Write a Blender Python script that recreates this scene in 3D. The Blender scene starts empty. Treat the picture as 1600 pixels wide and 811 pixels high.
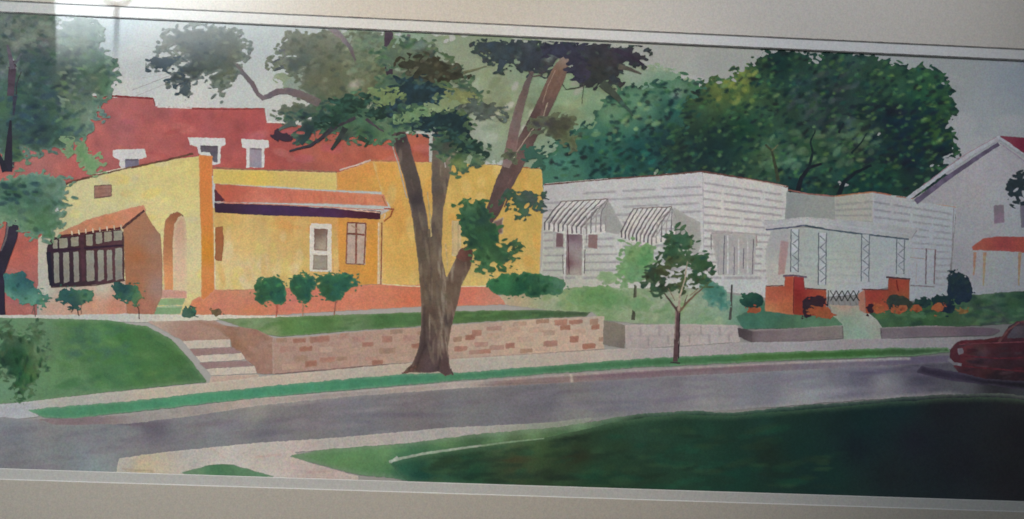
import bpy, math, random
import numpy as np
from mathutils import Vector, Matrix
random.seed(7)
S = bpy.context.scene
COL = S.collection
# ------------------------------------------------------------------ camera
LENS = 31.0
FPX = 1600*LENS/36.0
DIST = FPX*0.000625
YAW = math.radians(1.8); ROLL = math.radians(2.27)
fwd = Vector((math.sin(YAW), math.cos(YAW), 0))
campos = -fwd*DIST
R3 = (Matrix.Rotation(-YAW, 3, 'Z') @ Matrix.Rotation(math.radians(90), 3, 'X') @ Matrix.Rotation(ROLL, 3, 'Z'))
cd = bpy.data.cameras.new('camera'); cam = bpy.data.objects.new('camera', cd); COL.objects.link(cam)
cam.matrix_world = Matrix.Translation(campos) @ R3.to_4x4()
cd.lens = LENS; cd.sensor_width = 36.0; cd.clip_start = 0.01; cd.clip_end = 100
S.camera = cam
cd.dof.use_dof = True; cd.dof.focus_distance = 0.70; cd.dof.aperture_fstop = 7.0   # the phone missed focus slightly
RN = np.array(R3)
# The picture hangs in the plane y = 0.  Its artwork was measured on the photograph;
# pl() turns a measured point into metres on that plane.
def pl(x, y, depth=0.0):
    x = np.asarray(x, float); y = np.asarray(y, float)
    d = np.stack([(x-800)/FPX, -(y-405.5)/FPX, -np.ones_like(x)], -1) @ RN.T
    t = (-campos.y)/d[..., 1]
    out = np.array(campos) + d*t[..., None]
    out[..., 1] = -depth
    return out
# ------------------------------------------------------------------ light
w = bpy.data.worlds.new('World'); S.world = w; w.use_nodes = True
bg = w.node_tree.nodes['Background']
bg.inputs[0].default_value = (0.86, 0.93, 1.0, 1); bg.inputs[1].default_value = 0.05
def spot(name, loc, target, power, color, angle, blend, size):
    l = bpy.data.lights.new(name, 'SPOT'); l.energy = power; l.color = color
    l.spot_size = math.radians(angle); l.spot_blend = blend; l.shadow_soft_size = size
    o = bpy.data.objects.new(name, l); COL.objects.link(o); o.location = loc
    o.rotation_euler = (Vector(target)-Vector(loc)).to_track_quat('-Z', 'Y').to_euler()
    return o
spot('picture_spotlight', (-0.14, -0.80, 0.62), (-0.17, 0.0, -0.04), 22.0, (1.0, 0.90, 0.80), 62, 1.0, 0.03)
spot('cool_side_light', (-1.0, -0.55, 0.35), (-0.48, 0.0, 0.10), 4.6, (0.66, 0.84, 1.0), 64, 1.0, 0.03)
spot('upper_right_fill', (0.26, -0.60, 0.72), (0.29, 0.0, 0.24), 11.0, (0.84, 0.88, 1.0), 50, 1.0, 0.03)  # added fill from an unseen source, brightens the upper right
# bright doorway of the room behind the viewer, mirrored in the glossy surface at the upper left
def room_window(name, x0, y0, x1, y1, dist, strength, color):
    C = np.array(campos); k = (DIST+dist)/DIST
    def q(px, py):
        p = pl(px, py); v = C+(p-C)*k; return Vector((v[0], -dist, v[2]))
    a, b, c = q(x0, y0), q(x1, y0), q(x0, y1)
    l = bpy.data.lights.new(name, 'AREA'); l.shape = 'RECTANGLE'; l.size = (b-a).length; l.size_y = (c-a).length
    l.energy = 1.0; l.use_nodes = True
    nt = l.node_tree; em = nt.nodes['Emission']; em.inputs[0].default_value = (*color, 1)
    g = nt.nodes.new('ShaderNodeNewGeometry'); sp = nt.nodes.new('ShaderNodeSeparateXYZ'); nt.links.new(g.outputs['Parametric'], sp.inputs[0])
    def ramp(sock, lo, hi):
        m = nt.nodes.new('ShaderNodeMapRange'); m.interpolation_type = 'SMOOTHSTEP'
        m.inputs['From Min'].default_value = lo; m.inputs['From Max'].default_value = hi
        m.inputs['To Min'].default_value = 0.0; m.inputs['To Max'].default_value = 1.0
        nt.links.new(sock, m.inputs['Value']); return m.outputs[0]
    u = ramp(sp.outputs[0], *RU); v = ramp(sp.outputs[1], *RV)
    mu = nt.nodes.new('ShaderNodeMath'); mu.operation = 'MULTIPLY'; nt.links.new(u, mu.inputs[0]); nt.links.new(v, mu.inputs[1])
    m2 = nt.nodes.new('ShaderNodeMath'); m2.operation = 'MULTIPLY'; m2.inputs[1].default_value = strength; nt.links.new(mu.outputs[0], m2.inputs[0])
    nt.links.new(m2.outputs[0], em.inputs[1])
    o = bpy.data.objects.new(name, l); COL.objects.link(o)
    ctr = (b+c)/2; xa = (b-a).normalized(); n = Vector((0, 1, 0)); za = -n; ya = za.cross(xa).normalized()
    o.matrix_world = Matrix((( xa.x, ya.x, za.x, ctr.x), (xa.y, ya.y, za.y, ctr.y), (xa.z, ya.z, za.z, ctr.z), (0, 0, 0, 1)))
    return o
RU = (1.0, 0.0); RV = (0.3, 0.8)
room_window('doorway_light', 88, -150, 600, 240, 1.25, 37, (0.85, 0.95, 1.0))
S.view_settings.view_transform = 'Standard'; S.view_settings.look = 'None'
S.view_settings.exposure = 0.08; S.view_settings.gamma = 1
S.render.engine = 'CYCLES'
S.cycles.max_bounces = 3; S.cycles.diffuse_bounces = 1
# ------------------------------------------------------------------ materials
GRAIN = 0.12; CHROMA = 0.27
def new_mat(name):
    m = bpy.data.materials.new(name); m.use_nodes = True
    nt = m.node_tree; b = nt.nodes['Principled BSDF']
    return m, nt, b
def grain(nt, src, amount, chroma, scale):
    """fine speckled tooth of the paper: brightness and a little colour"""
    tc = nt.nodes.new('ShaderNodeTexCoord')
    n1 = nt.nodes.new('ShaderNodeTexNoise'); n1.inputs['Scale'].default_value = scale*.42
    n1.inputs['Detail'].default_value = 2.0; n1.inputs['Roughness'].default_value = 0.6
    nt.links.new(tc.outputs['Object'], n1.inputs['Vector'])
    sub = nt.nodes.new('ShaderNodeVectorMath'); sub.operation = 'SUBTRACT'; sub.inputs[1].default_value = (.5, .5, .5)
    nt.links.new(n1.outputs['Color'], sub.inputs[0])
    sc = nt.nodes.new('ShaderNodeVectorMath'); sc.operation = 'SCALE'; sc.inputs['Scale'].default_value = chroma
    nt.links.new(sub.outputs[0], sc.inputs[0])
    n2 = nt.nodes.new('ShaderNodeTexNoise'); n2.inputs['Scale'].default_value = scale*1.15
    n2.inputs['Detail'].default_value = 2.0
    nt.links.new(tc.outputs['Object'], n2.inputs['Vector'])
    mr = nt.nodes.new('ShaderNodeMapRange'); mr.inputs['From Min'].default_value = .3; mr.inputs['From Max'].default_value = .7
    mr.inputs['To Min'].default_value = 1-amount; mr.inputs['To Max'].default_value = 1+amount
    nt.links.new(n2.outputs['Fac'], mr.inputs['Value'])
    add = nt.nodes.new('ShaderNodeVectorMath'); add.operation = 'ADD'
    cmb = nt.nodes.new('ShaderNodeCombineXYZ')
    for i in range(3): nt.links.new(mr.outputs[0], cmb.inputs[i])
    nt.links.new(cmb.outputs[0], add.inputs[0]); nt.links.new(sc.outputs[0], add.inputs[1])
    mul = nt.nodes.new('ShaderNodeVectorMath'); mul.operation = 'MULTIPLY'
    nt.links.new(src, mul.inputs[0]); nt.links.new(add.outputs[0], mul.inputs[1])
    return mul.outputs[0]
def paint_material():
    m, nt, b = new_mat('watercolour_paint')
    at = nt.nodes.new('ShaderNodeAttribute'); at.attribute_name = 'pigment'
    nt.links.new(grain(nt, at.outputs['Color'], GRAIN, CHROMA, 620), b.inputs['Base Color'])
    b.inputs['Roughness'].default_value = 0.75; b.inputs['Specular IOR Level'].default_value = 0.2; b.inputs['Coat Weight'].default_value = 1.0; b.inputs['Coat Roughness'].default_value = 0.015
    return m
def board_material(name, col, amt=0.04, rough=0.8, scale=620):
    m, nt, b = new_mat(name)
    rgb = nt.nodes.new('ShaderNodeRGB'); rgb.outputs[0].default_value = (*col, 1)
    nt.links.new(grain(nt, rgb.outputs[0], amt, CHROMA*0.6, scale), b.inputs['Base Color'])
    b.inputs['Roughness'].default_value = rough; b.inputs['Specular IOR Level'].default_value = 0.2; b.inputs['Coat Weight'].default_value = 1.0; b.inputs['Coat Roughness'].default_value = 0.015
    return m

M_PAINT = paint_material()
M_MAT = board_material('cream_matboard', (0.69, 0.625, 0.54), .09)
M_INNER = board_material('white_matboard', (0.74, 0.72, 0.68), .08)
M_CORE = board_material('mat_bevel_core', (0.80, 0.79, 0.77), .03)
M_PAPER = board_material('watercolour_paper', (0.55, 0.52, 0.49), .06)
M_LINE = board_material('edge_shadow_dark', (0.09, 0.07, 0.06), .3)  # dark colour of the drawn shadow strips at the mat edges
M_WALL = board_material('plaster_wall', (0.5, 0.48, 0.45), .04, .9, 60)
# ------------------------------------------------------------------ the picture: mats and paper
def obj(name, verts, faces, mat, parent=None, label=None):
    me = bpy.data.meshes.new(name); me.from_pydata([tuple(map(float, v)) for v in verts], [], faces); me.update()
    me.materials.append(mat)
    o = bpy.data.objects.new(name, me); COL.objects.link(o)
    if parent: o.parent = parent
    if label: o['label'] = label
    return o
PIC = bpy.data.objects.new('matted_painting', None); COL.objects.link(PIC)
PIC['label'] = 'long watercolour of houses and trees on a curving street, set in a pale double mat'
PIC['category'] = 'painting'
def quadpx(pts, depth): return [pl(x, y, depth) for x, y in pts]
# openings: lines measured top (left,right) and bottom (left,right), extended past the photograph's sides
def line(a, b, x): return a + (b-a)*x/1600.0
XL, XR = -60, 1660
IN_T, IN_B = (20.5, 96), (731, 782.5)       # inner mat opening = visible paint
OU_T, OU_B = (3.5, 79.5), (747, 798)        # outer mat opening
def ring_rect(t, b, xl, xr): return [(xl, line(*t, xl)), (xr, line(*t, xr)), (xr, line(*b, xr)), (xl, line(*b, xl))]
def mat_ring(name, opening, outer, z0, z1, bevel, mface, mcore, label):
    """board with a bevelled window: outer edge, face, bevel"""
    n = 4
    of = quadpx(outer, z1); ob = quadpx(outer, z0)
    inf = quadpx([(x+sx*bevel, y+sy*bevel) for (x, y), (sx, sy) in zip(opening, [(-1, -1), (1, -1), (1, 1), (-1, 1)])], z1)
    inb = quadpx(opening, z0)
    V = of+inf+inb+ob; F = []
    for i in range(4):
        j = (i+1) % 4
        F.append((i, i+4, j+4, j))
        F.append((i+12, i, j, j+12))
    o = obj(name, V, F, mface, PIC, label)
    c = obj('bevel', inf+inb, [(i, i+4, (i+1) % 4+4, (i+1) % 4) for i in range(4)], mcore, o)
    return o
Z_IN0, Z_IN1, Z_OU1 = 0.0016, 0.0023, 0.0032
outer = [(-230, -170), (1830, -80), (1830, 960), (-230, 900)]
inner_mat = mat_ring('inner_mat', ring_rect(IN_T, IN_B, XL, XR), outer, Z_IN0, Z_IN1, 0.8, M_INNER, M_CORE, 'thin white inner mat showing as a narrow band')
outer_mat = mat_ring('outer_mat', ring_rect(OU_T, OU_B, XL-20, XR+20), outer, Z_IN1, Z_OU1, 1.0, M_MAT, M_CORE, 'wide cream outer mat')
# thin dark strips along the mats' top edges: edge shadow drawn as colour
def edge_shadow_line(name, t, zz, wd, parent, x0, x1, off=0.0):
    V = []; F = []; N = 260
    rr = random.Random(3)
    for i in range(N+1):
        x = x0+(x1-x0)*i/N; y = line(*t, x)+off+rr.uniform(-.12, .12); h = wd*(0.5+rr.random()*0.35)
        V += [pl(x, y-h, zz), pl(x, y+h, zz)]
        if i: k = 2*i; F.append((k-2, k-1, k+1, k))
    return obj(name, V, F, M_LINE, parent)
edge_shadow_line('edge_shadow_line', OU_T, Z_OU1+.0001, 0.75, outer_mat, XL, XR, -1.6)
edge_shadow_line('edge_shadow_line', IN_T, Z_IN1+.0001, 0.75, inner_mat, XL, XR, -1.4)
pp = [(-120, -60), (1720, 20), (1720, 860), (-120, 820)]
paper = obj('paper', quadpx(pp, 0.0002), [(0, 3, 2, 1)], M_PAPER, PIC)
bk = quadpx(outer, 0.0); bk2 = quadpx(outer, -0.005)
obj('backing_board', bk+bk2, [(0, 3, 2, 1), (4, 5, 6, 7), (0, 1, 5, 4), (1, 2, 6, 5), (2, 3, 7, 6), (3, 0, 4, 7)], M_MAT, PIC)
wl = obj('wall', [(-3, .006, -2), (3, .006, -2), (3, .006, 2), (-3, .006, 2)], [(0, 1, 2, 3)], M_WALL)
wl['kind'] = 'structure'
# slim floor lamp standing in the room behind the viewer: it shows as a faint reflection at the upper left
LAMP = bpy.data.objects.new('floor_lamp', None); COL.objects.link(LAMP)
LAMP['label'] = 'slim floor lamp, seen only as a faint reflection at the upper left'; LAMP['category'] = 'lamp'
M_LAMP = board_material('lamp_metal', (0.08, 0.08, 0.09), .05, .4, 60)
def mirrored(px, py, dist):
    C_ = np.array(campos); v = C_+(pl(px, py)-C_)*(DIST+dist)/DIST
    return Vector((v[0], -dist, v[2]))
def tube(name, pts, r, parent, closed=False):
    V = []; F = []; n = len(pts); K = 8
    for i, p in enumerate(pts):
        a = pts[(i-1) % n] if (closed or i) else pts[i]; b = pts[(i+1) % n] if (closed or i < n-1) else pts[i]
        t = (b-a).normalized(); u = t.orthogonal().normalized() if abs(t.y) > .9 else t.cross(Vector((0, 1, 0))).normalized(); w_ = t.cross(u)
        for k in range(K): V.append(p+(u*math.cos(k*math.tau/K)+w_*math.sin(k*math.tau/K))*r)
    for i in range(n if closed else n-1):
        for k in range(K): F.append((i*K+k, i*K+(k+1) % K, ((i+1) % n)*K+(k+1) % K, ((i+1) % n)*K+k))
    return obj(name, V, F, M_LAMP, parent)
tube('hoop', [mirrored(185+23*math.cos(a), -8+19*math.sin(a), 1.15) for a in np.linspace(0, math.tau, 33)[:-1]], .0028, LAMP, True)
tube('hoop', [mirrored(185+17*math.cos(a), -9+15*math.sin(a), 1.15) for a in np.linspace(0, math.tau, 33)[:-1]], .0016, LAMP, True)
p0 = mirrored(184, 6, 1.15); tube('pole', [p0, Vector((p0.x, p0.y, -1.1))], .0062, LAMP)
tube('base', [Vector((p0.x+.1*math.cos(a), p0.y+.1*math.sin(a), -1.1)) for a in np.linspace(0, math.tau, 25)[:-1]], .01, LAMP, True)
# ------------------------------------------------------------------ paint engine
# pigment = colour seen on the picture / light falling there (smooth fit of the lamps above)
ILL = [[0.6494, -0.2555, -0.0236, 0.0644, -0.0162, 0.0024, -0.162, 0.1102, -0.0935, -0.0171, 0.0147, -0.3318, 0.1879, 0.0145, -0.0521, -0.3246, -0.1069, 0.1771, 0.1017, -0.0857, 0.2991], [0.645, -0.2474, -0.0233, 0.0555, -0.0162, 0.0104, -0.1446, 0.0826, -0.0767, -0.0123, 0.0077, -0.2798, 0.1441, 0.0184, -0.0492, -0.3374, -0.0735, 0.157, 0.0761, -0.0585, 0.2891], [0.6357, -0.245, -0.025, 0.0623, -0.0127, -0.0018, -0.0948, 0.0304, -0.0555, -0.0082, 0.0105, -0.2183, 0.0993, 0.0231, -0.0521, -0.4007, -0.0186, 0.1283, 0.0389, -0.0257, 0.3085]]
def lin(c):
    c = np.asarray(c, float)/255.0
    return np.where(c <= .04045, c/12.92, ((c+.055)/1.055)**2.4)
def tone(c):
    """my colour notes read a little too bright and too strong: bring them to the picture's values"""
    c = np.asarray(c, float); l = (c@np.array([.3, .59, .11]))[..., None]
    k = np.interp(l, [0, 25, 50, 90, 110, 140, 175, 205, 255], [0, 22, 41, 90, 113, 140, 175, 205, 249])/np.maximum(l, 1)
    return (l+(c-l)*.86)*k
def tone_l(C):
    return np.clip((C@np.array([.3, .59, .11]))[..., None]/150.0, .25, 1.1)
def illum(X, Y):
    u = np.clip(X, 0, 1600)/800-1; v = np.clip(Y, 20, 790)/405.5-1; out = []
    for k in ILL:
        s = 0; q = 0
        for i in range(6):
            for j in range(6-i): s = s+k[q]*u**i*v**j; q += 1
        out.append(np.clip(s, .06, 2))
    return np.stack(out, -1)
_T = np.random.RandomState(5).rand(256, 256)
def vnoise(x, y):
    xi = np.floor(x).astype(int); yi = np.floor(y).astype(int); fx = x-xi; fy = y-yi
    fx = fx*fx*(3-2*fx); fy = fy*fy*(3-2*fy)
    g = lambda a, b: _T[a & 255, b & 255]
    return (g(xi, yi)*(1-fx)+g(xi+1, yi)*fx)*(1-fy)+(g(xi, yi+1)*(1-fx)+g(xi+1, yi+1)*fx)*fy
def fbm(X, Y, s, seed=0, o=3):
    r = 0; a = 1; t = 0
    for k in range(o):
        r = r+a*vnoise(X/s+37.7*k+seed*13.3, Y/s+11.1*k+seed*7.9); t += a; a *= .55; s *= .5
    return r/t-0.5
def sdf(poly):
    P = np.array(poly, float); Q = np.roll(P, -1, 0)
    def F(X, Y):
        d = np.full(X.shape, 1e9); ins = np.zeros(X.shape, bool)
        for (ax, ay), (bx, by) in zip(P, Q):
            ex, ey = bx-ax, by-ay; L = ex*ex+ey*ey+1e-9
            t = np.clip(((X-ax)*ex+(Y-ay)*ey)/L, 0, 1)
            d = np.minimum(d, np.hypot(X-ax-t*ex, Y-ay-t*ey))
            c = (ay > Y) != (by > Y)
            with np.errstate(divide='ignore', invalid='ignore'):
                ins ^= c & (X < (bx-ax)*(Y-ay)/(by-ay if by != ay else 1e-9)+ax)
        return np.where(ins, d, -d)
    F.bb = (P[:, 0].min(), P[:, 1].min(), P[:, 0].max(), P[:, 1].max())
    return F
def blobs(B, amp=7, sc=14, seed=0, holes=0, hsc=16):
    """leafy outline: union of ellipses broken up by noise"""
    A = np.array([b[:4] for b in B], float)
    def F(X, Y):
        f = np.full(X.shape, -1e9)
        for b in B:
            cx, cy, rx, ry = b[:4]; a = math.radians(b[4]) if len(b) > 4 else 0
            dx, dy = X-cx, Y-cy; u = dx*math.cos(a)+dy*math.sin(a); v = -dx*math.sin(a)+dy*math.cos(a)
            f = np.maximum(f, (1-np.sqrt((u/rx)**2+(v/ry)**2+1e-9))*min(rx, ry))
        f = f+amp*2.3*fbm(X, Y, sc, seed)+RAG*2*fbm(X+Y*.35, Y-X*.2, 6.5, seed+4, 2)
        if holes: f = np.minimum(f, (0.5-holes-fbm(X, Y, hsc, seed+9)-0.5+0.5*0+.0)*hsc*1.2)
        return f
    m = amp*1.2; r = np.maximum(A[:, 2], A[:, 3])
    F.leafy = True
    F.bb = ((A[:, 0]-r).min()-m, (A[:, 1]-r).min()-m, (A[:, 0]+r).max()+m, (A[:, 1]+r).max()+m)
    return F
LAY = [0]
RAG = 3.2
def layer():
    LAY[0] += 1
    return 0.0003+LAY[0]*0.0000010
rs = np.random.RandomState(11)
def mesh_from(name, pts, tris, col, parent, label, depth=None):
    X, Y = pts[:, 0], pts[:, 1]
    V = pl(X, Y, layer())
    if depth is not None: V[:, 1] = -depth
    me = bpy.data.meshes.new(name)
    me.vertices.add(len(V)); me.vertices.foreach_set('co', V.astype(np.float32).ravel())
    T = np.asarray(tris, np.int32)
    # face the viewer (-Y)
    a, b, c = V[T[:, 0]], V[T[:, 1]], V[T[:, 2]]
    ny = ((b-a)[:, 2]*(c-a)[:, 0]-(b-a)[:, 0]*(c-a)[:, 2])
    T[ny > 0] = T[ny > 0][:, ::-1]
    me.loops.add(T.size); me.loops.foreach_set('vertex_index', T.ravel())
    me.polygons.add(len(T)); me.polygons.foreach_set('loop_start', np.arange(0, T.size, 3, dtype=np.int32))
    me.update(calc_edges=True)
    at = me.color_attributes.new('pigment', 'FLOAT_COLOR', 'POINT')
    C = np.ones((len(V), 4), np.float32); C[:, :3] = np.clip(lin(np.clip(tone(col), 0, 255))/illum(X, Y), 0.004, .92)
    at.data.foreach_set('color', C.ravel())
    me.materials.append(M_PAINT)
    o = bpy.data.objects.new(name, me); COL.objects.link(o)
    if parent is not None: o.parent = parent
    if label: o['label'] = label
    return o
def idw(ctrl, X, Y, p=2.2):
    if isinstance(ctrl, list) and len(ctrl) == 2 and isinstance(ctrl[0], (float, np.ndarray)): return idw(ctrl[1], X, Y)*ctrl[0]
    if isinstance(ctrl, tuple): return np.ones(X.shape+(3,))*np.array(ctrl, float)
    w = 0; s = 0
    for x, y, c in ctrl:
        k = 1/(((X-x)**2+(Y-y)**2+60)**(p/2)); w = w+k; s = s+k[..., None]*np.array(c, float)
    return s/w[..., None]
def dab(C, X, Y, x, y, a, b, ang, col, st, soft=.4):
    """one brush touch of half-length a, half-width b, laid onto the colour grid C"""
    r = max(a, b)*1.05; sp = X[0, 1]-X[0, 0]
    i0 = max(0, int((x-r-X[0, 0])/sp)); i1 = min(X.shape[1], int((x+r-X[0, 0])/sp)+2)
    j0 = max(0, int((y-r-Y[0, 0])/sp)); j1 = min(X.shape[0], int((y+r-Y[0, 0])/sp)+2)
    if i0 >= i1 or j0 >= j1: return
    xx = X[j0:j1, i0:i1]-x; yy = Y[j0:j1, i0:i1]-y; t = math.radians(ang)
    u = (xx*math.cos(t)+yy*math.sin(t))/a; v = (-xx*math.sin(t)+yy*math.cos(t))/b
    q = np.clip((1-np.sqrt(u*u+v*v))/soft, 0, 1)[..., None]*st
    C[j0:j1, i0:i1] = C[j0:j1, i0:i1]*(1-q)+np.array(col, float)*q
def wash(name, parent, shape, col, sp=2.2, wob=0.8, ws=9, mott=.07, ms=22, spots=(), dabs=(), edge=None, lines=(), label=None, clip=None, seed=None, leaf=1.0, lsz=1.0, rough=0.6):
    """one painted area: outline, pigment with mottling, brush touches and a worked edge"""
    F = shape if callable(shape) else sdf(shape)
    sd = LAY[0]+1 if seed is None else seed
    x0, y0, x1, y1 = F.bb; x0 = max(x0, -30); x1 = min(x1, 1632); y0 -= 3; y1 += 3; x0 -= 3; x1 += 3
    nx = int((x1-x0)/sp)+2; ny = int((y1-y0)/sp)+2
    X, Y = np.meshgrid(x0+np.arange(nx)*sp, y0+np.arange(ny)*sp)
    f = F(X, Y)+wob*2*fbm(X, Y, ws, sd)
    f = f+rough*2*(vnoise(X/2.1+sd*3.1, Y/2.1+sd)-.5)+rough*.8*fbm(X, Y, 6, sd+21, 2)
    if clip is not None: f = np.minimum(f, clip(X, Y))
    leaves = []
    if getattr(F, 'leafy', False) and leaf > 0:
        jj, ii = np.where((f > -4.5) & (f < 3.5)); area = sp*sp
        n = int(len(jj)*area*leaf/26.0)
        for k in rs.permutation(len(jj))[:n]:
            lx, ly = X[jj[k], ii[k]], Y[jj[k], ii[k]]; a = rs.uniform(3, 7.5)*lsz; b = rs.uniform(1.5, 2.8)*lsz; t = math.radians(rs.uniform(-60, 35))
            add = rs.rand() < .62; r = a+1
            i0 = max(0, int((lx-r-x0)/sp)); i1 = min(nx, int((lx+r-x0)/sp)+2); j0 = max(0, int((ly-r-y0)/sp)); j1 = min(ny, int((ly+r-y0)/sp)+2)
            xx = X[j0:j1, i0:i1]-lx; yy = Y[j0:j1, i0:i1]-ly
            q = (1-np.hypot((xx*math.cos(t)+yy*math.sin(t))/a, (-xx*math.sin(t)+yy*math.cos(t))/b))*b
            f[j0:j1, i0:i1] = np.maximum(f[j0:j1, i0:i1], q) if add else np.minimum(f[j0:j1, i0:i1], -q)
            if add: leaves.append((lx, ly, a*1.1, b*1.2, math.degrees(t)))
        if clip is not None: f = np.minimum(f, clip(X, Y))
    C = idw(col, X, Y)
    for s in spots: dab(C, X, Y, *s[:5], s[5], s[6], 1.0)
    for d in dabs:
        n, cols, la, wi, an, st = d[:6]; reg = d[6] if len(d) > 6 else (x0, y0, x1, y1)
        soft = d[7] if len(d) > 7 else .45
        for k in range(n):
            dab(C, X, Y, rs.uniform(reg[0], reg[2]), rs.uniform(reg[1], reg[3]), rs.uniform(*la), rs.uniform(*wi),
                rs.uniform(*an), np.array(cols[rs.randint(len(cols))], float)*(rs.uniform(.78, 1.14) if getattr(F, 'leafy', False) else 1), min(.95, st*1.25)*rs.uniform(.6, 1), soft*.75)
    if leaves and dabs:
        for lf in leaves: dab(C, X, Y, *lf, dabs[0][1][rs.randint(len(dabs[0][1]))], .5, .4)
    for (pts, hw, c, st) in lines:           # soft strokes inside the wash
        for (ax, ay), (bx, by) in zip(pts[:-1], pts[1:]):
            L = math.hypot(bx-ax, by-ay); n = max(1, int(L/max(1.5, hw)))
            for k in range(n+1):
                t = k/n; dab(C, X, Y, ax+(bx-ax)*t+rs.uniform(-.4, .4), ay+(by-ay)*t+rs.uniform(-.4, .4), hw*1.5, hw*1.5, 0, c, st*rs.uniform(.5, 1), .8)
    C = C*(1+mott*2*fbm(X, Y, ms, sd+3, 4))[..., None]
    tint = fbm(X, Y, ms*1.6, sd+5, 3)*mott*1.2
    C[..., 0] *= 1+tint; C[..., 2] *= 1-tint
    if not edge and not getattr(F, 'leafy', False):      # pigment thins out towards the edge of a wash
        q = np.clip(1-f/2.6, 0, 1)[..., None]*.22; C = C*(1-q)+np.array((186., 180., 172.))*(tone_l(C))*q
    if edge:
        q = np.clip(1-f/edge[1], 0, 1)[..., None]*edge[2]; C = C*(1-q)+np.array(edge[0], float)*q
    # cells -> triangles, clipped where f = 0
    I = np.arange(nx*ny).reshape(ny, nx); a, b, c, d = I[:-1, :-1], I[:-1, 1:], I[1:, 1:], I[1:, :-1]
    T = np.concatenate([np.stack([a, b, c], -1).reshape(-1, 3), np.stack([a, c, d], -1).reshape(-1, 3)])
    ff = f.ravel(); pos = ff > 0; n = pos[T].sum(1)
    full = T[n == 3]; part = T[(n > 0) & (n < 3)]
    P = np.stack([X.ravel(), Y.ravel()], 1); CC = C.reshape(-1, 3)
    np_, nc = [], []; cache = {}; base = len(P); tr = []
    def cut(i, j):
        k = (i, j) if i < j else (j, i)
        if k not in cache:
            t = ff[i]/(ff[i]-ff[j]); np_.append(P[i]+(P[j]-P[i])*t); nc.append(CC[i]+(CC[j]-CC[i])*t); cache[k] = base+len(np_)-1
        return cache[k]
    for t in part:
        t = [int(q) for q in t]; poly = []
        for k in range(3):
            i, j = t[k], t[(k+1) % 3]
            if pos[i]: poly.append(i)
            if pos[i] != pos[j]: poly.append(cut(i, j))
        for k in range(1, len(poly)-1): tr.append((poly[0], poly[k], poly[k+1]))
    if np_: P = np.concatenate([P, np_]); CC = np.concatenate([CC, nc])
    T = np.concatenate([full, np.array(tr, int).reshape(-1, 3)]) if len(tr) else full
    used, inv = np.unique(T, return_inverse=True)
    return mesh_from(name, P[used], inv.reshape(-1, 3), CC[used], parent, label)
def strokes(name, parent, S_, label=None, jit=.35):
    """thin brush lines: (points, width, colour)"""
    P = []; T = []; C = []; Z = []
    for pts, wd, col in S_:
        z = layer()
        wmax = max(wd) if isinstance(wd, tuple) else wd; stp = wmax*.6; vr = min(1, 3/wmax)
        fine = [pts[0]]
        for (ax, ay), (bx, by) in zip(pts[:-1], pts[1:]):
            n = max(1, int(math.hypot(bx-ax, by-ay)/max(3.5, stp)))
            fine += [(ax+(bx-ax)*k/n, ay+(by-ay)*k/n) for k in range(1, n+1)]
        N = len(fine); base = len(P)
        wd2 = wd if isinstance(wd, tuple) else (wd, wd)
        for i, (x, y) in enumerate(fine):
            p = fine[max(0, i-1)]; q = fine[min(N-1, i+1)]; L = math.hypot(q[0]-p[0], q[1]-p[1]) or 1
            nx_, ny_ = -(q[1]-p[1])/L, (q[0]-p[0])/L; t = i/max(1, N-1)
            h = (wd2[0]+(wd2[1]-wd2[0])*t)/2*(1+vr*rs.uniform(-.25, .2)); ox, oy = rs.uniform(-jit, jit, 2)
            P += [(x+nx_*h+ox, y+ny_*h+oy), (x-nx_*h+ox, y-ny_*h+oy)]
            cc = np.array(col, float)*rs.uniform(.9, 1.1); C += [cc, cc]; Z += [z, z]
            if i: k = base+2*i; T += [(k-2, k-1, k+1), (k-2, k+1, k)]
    return mesh_from(name, np.array(P), T, np.array(C), parent, label, np.array(Z))
def strokes_each(name, parent, S_, label=None, jit=.35):
    for q in S_: strokes(name, parent, [q], label, jit)
def subject(name, label, at=None):
    """a painted subject made of several painted parts"""
    o = bpy.data.objects.new(name, None); COL.objects.link(o); o.parent = PIC; o['label'] = label
    o.empty_display_size = .01
    if at:
        SUBJ.append((o, at))
    return o
SUBJ = []
# ================================================================== THE PAINTING
D = lambda *a: a
# ---- sky
wash('sky', PIC, [(-25, 5), (1625, 85), (1625, 330), (-25, 330)],
     [np.array((.955, .965, .95)), [(20, 40, (150, 160, 168)), (180, 40, (168, 182, 190)), (230, 110, (188, 194, 198)), (330, 60, (178, 188, 192)), (450, 70, (182, 188, 188)), (450, 165, (190, 190, 184)),
      (200, 140, (200, 200, 198)), (305, 158, (198, 198, 196)), (560, 100, (180, 184, 176)), (900, 120, (166, 170, 160)), (1050, 90, (156, 156, 152)), (1100, 150, (152, 153, 150)), (1500, 130, (124, 130, 136)), (1540, 180, (130, 137, 145)), (1580, 130, (124, 132, 144)), (1500, 250, (138, 140, 147))]],
     sp=3.2, mott=.035, ms=60, label='pale grey washed sky with faint wires',
     dabs=[(60, [(200, 200, 200), (176, 182, 184), (190, 188, 178)], (20, 60), (8, 22), (-20, 10), .22, (100, 30, 1120, 260)),
           (40, [(140, 142, 142), (154, 152, 154), (128, 134, 136)], (20, 60), (8, 22), (-20, 20), .25, (1120, 90, 1600, 300))])
strokes('wire', PIC, [([(205, 142), (240, 128), (276, 114)], .9, (150, 145, 145)), ([(212, 150), (262, 130)], .8, (160, 155, 150)), ([(216, 70), (280, 82), (300, 88)], .8, (176, 172, 174)),
                      ([(222, 122), (282, 112)], .8, (165, 160, 158))], 'faint wires crossing the sky above the brick building')
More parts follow.
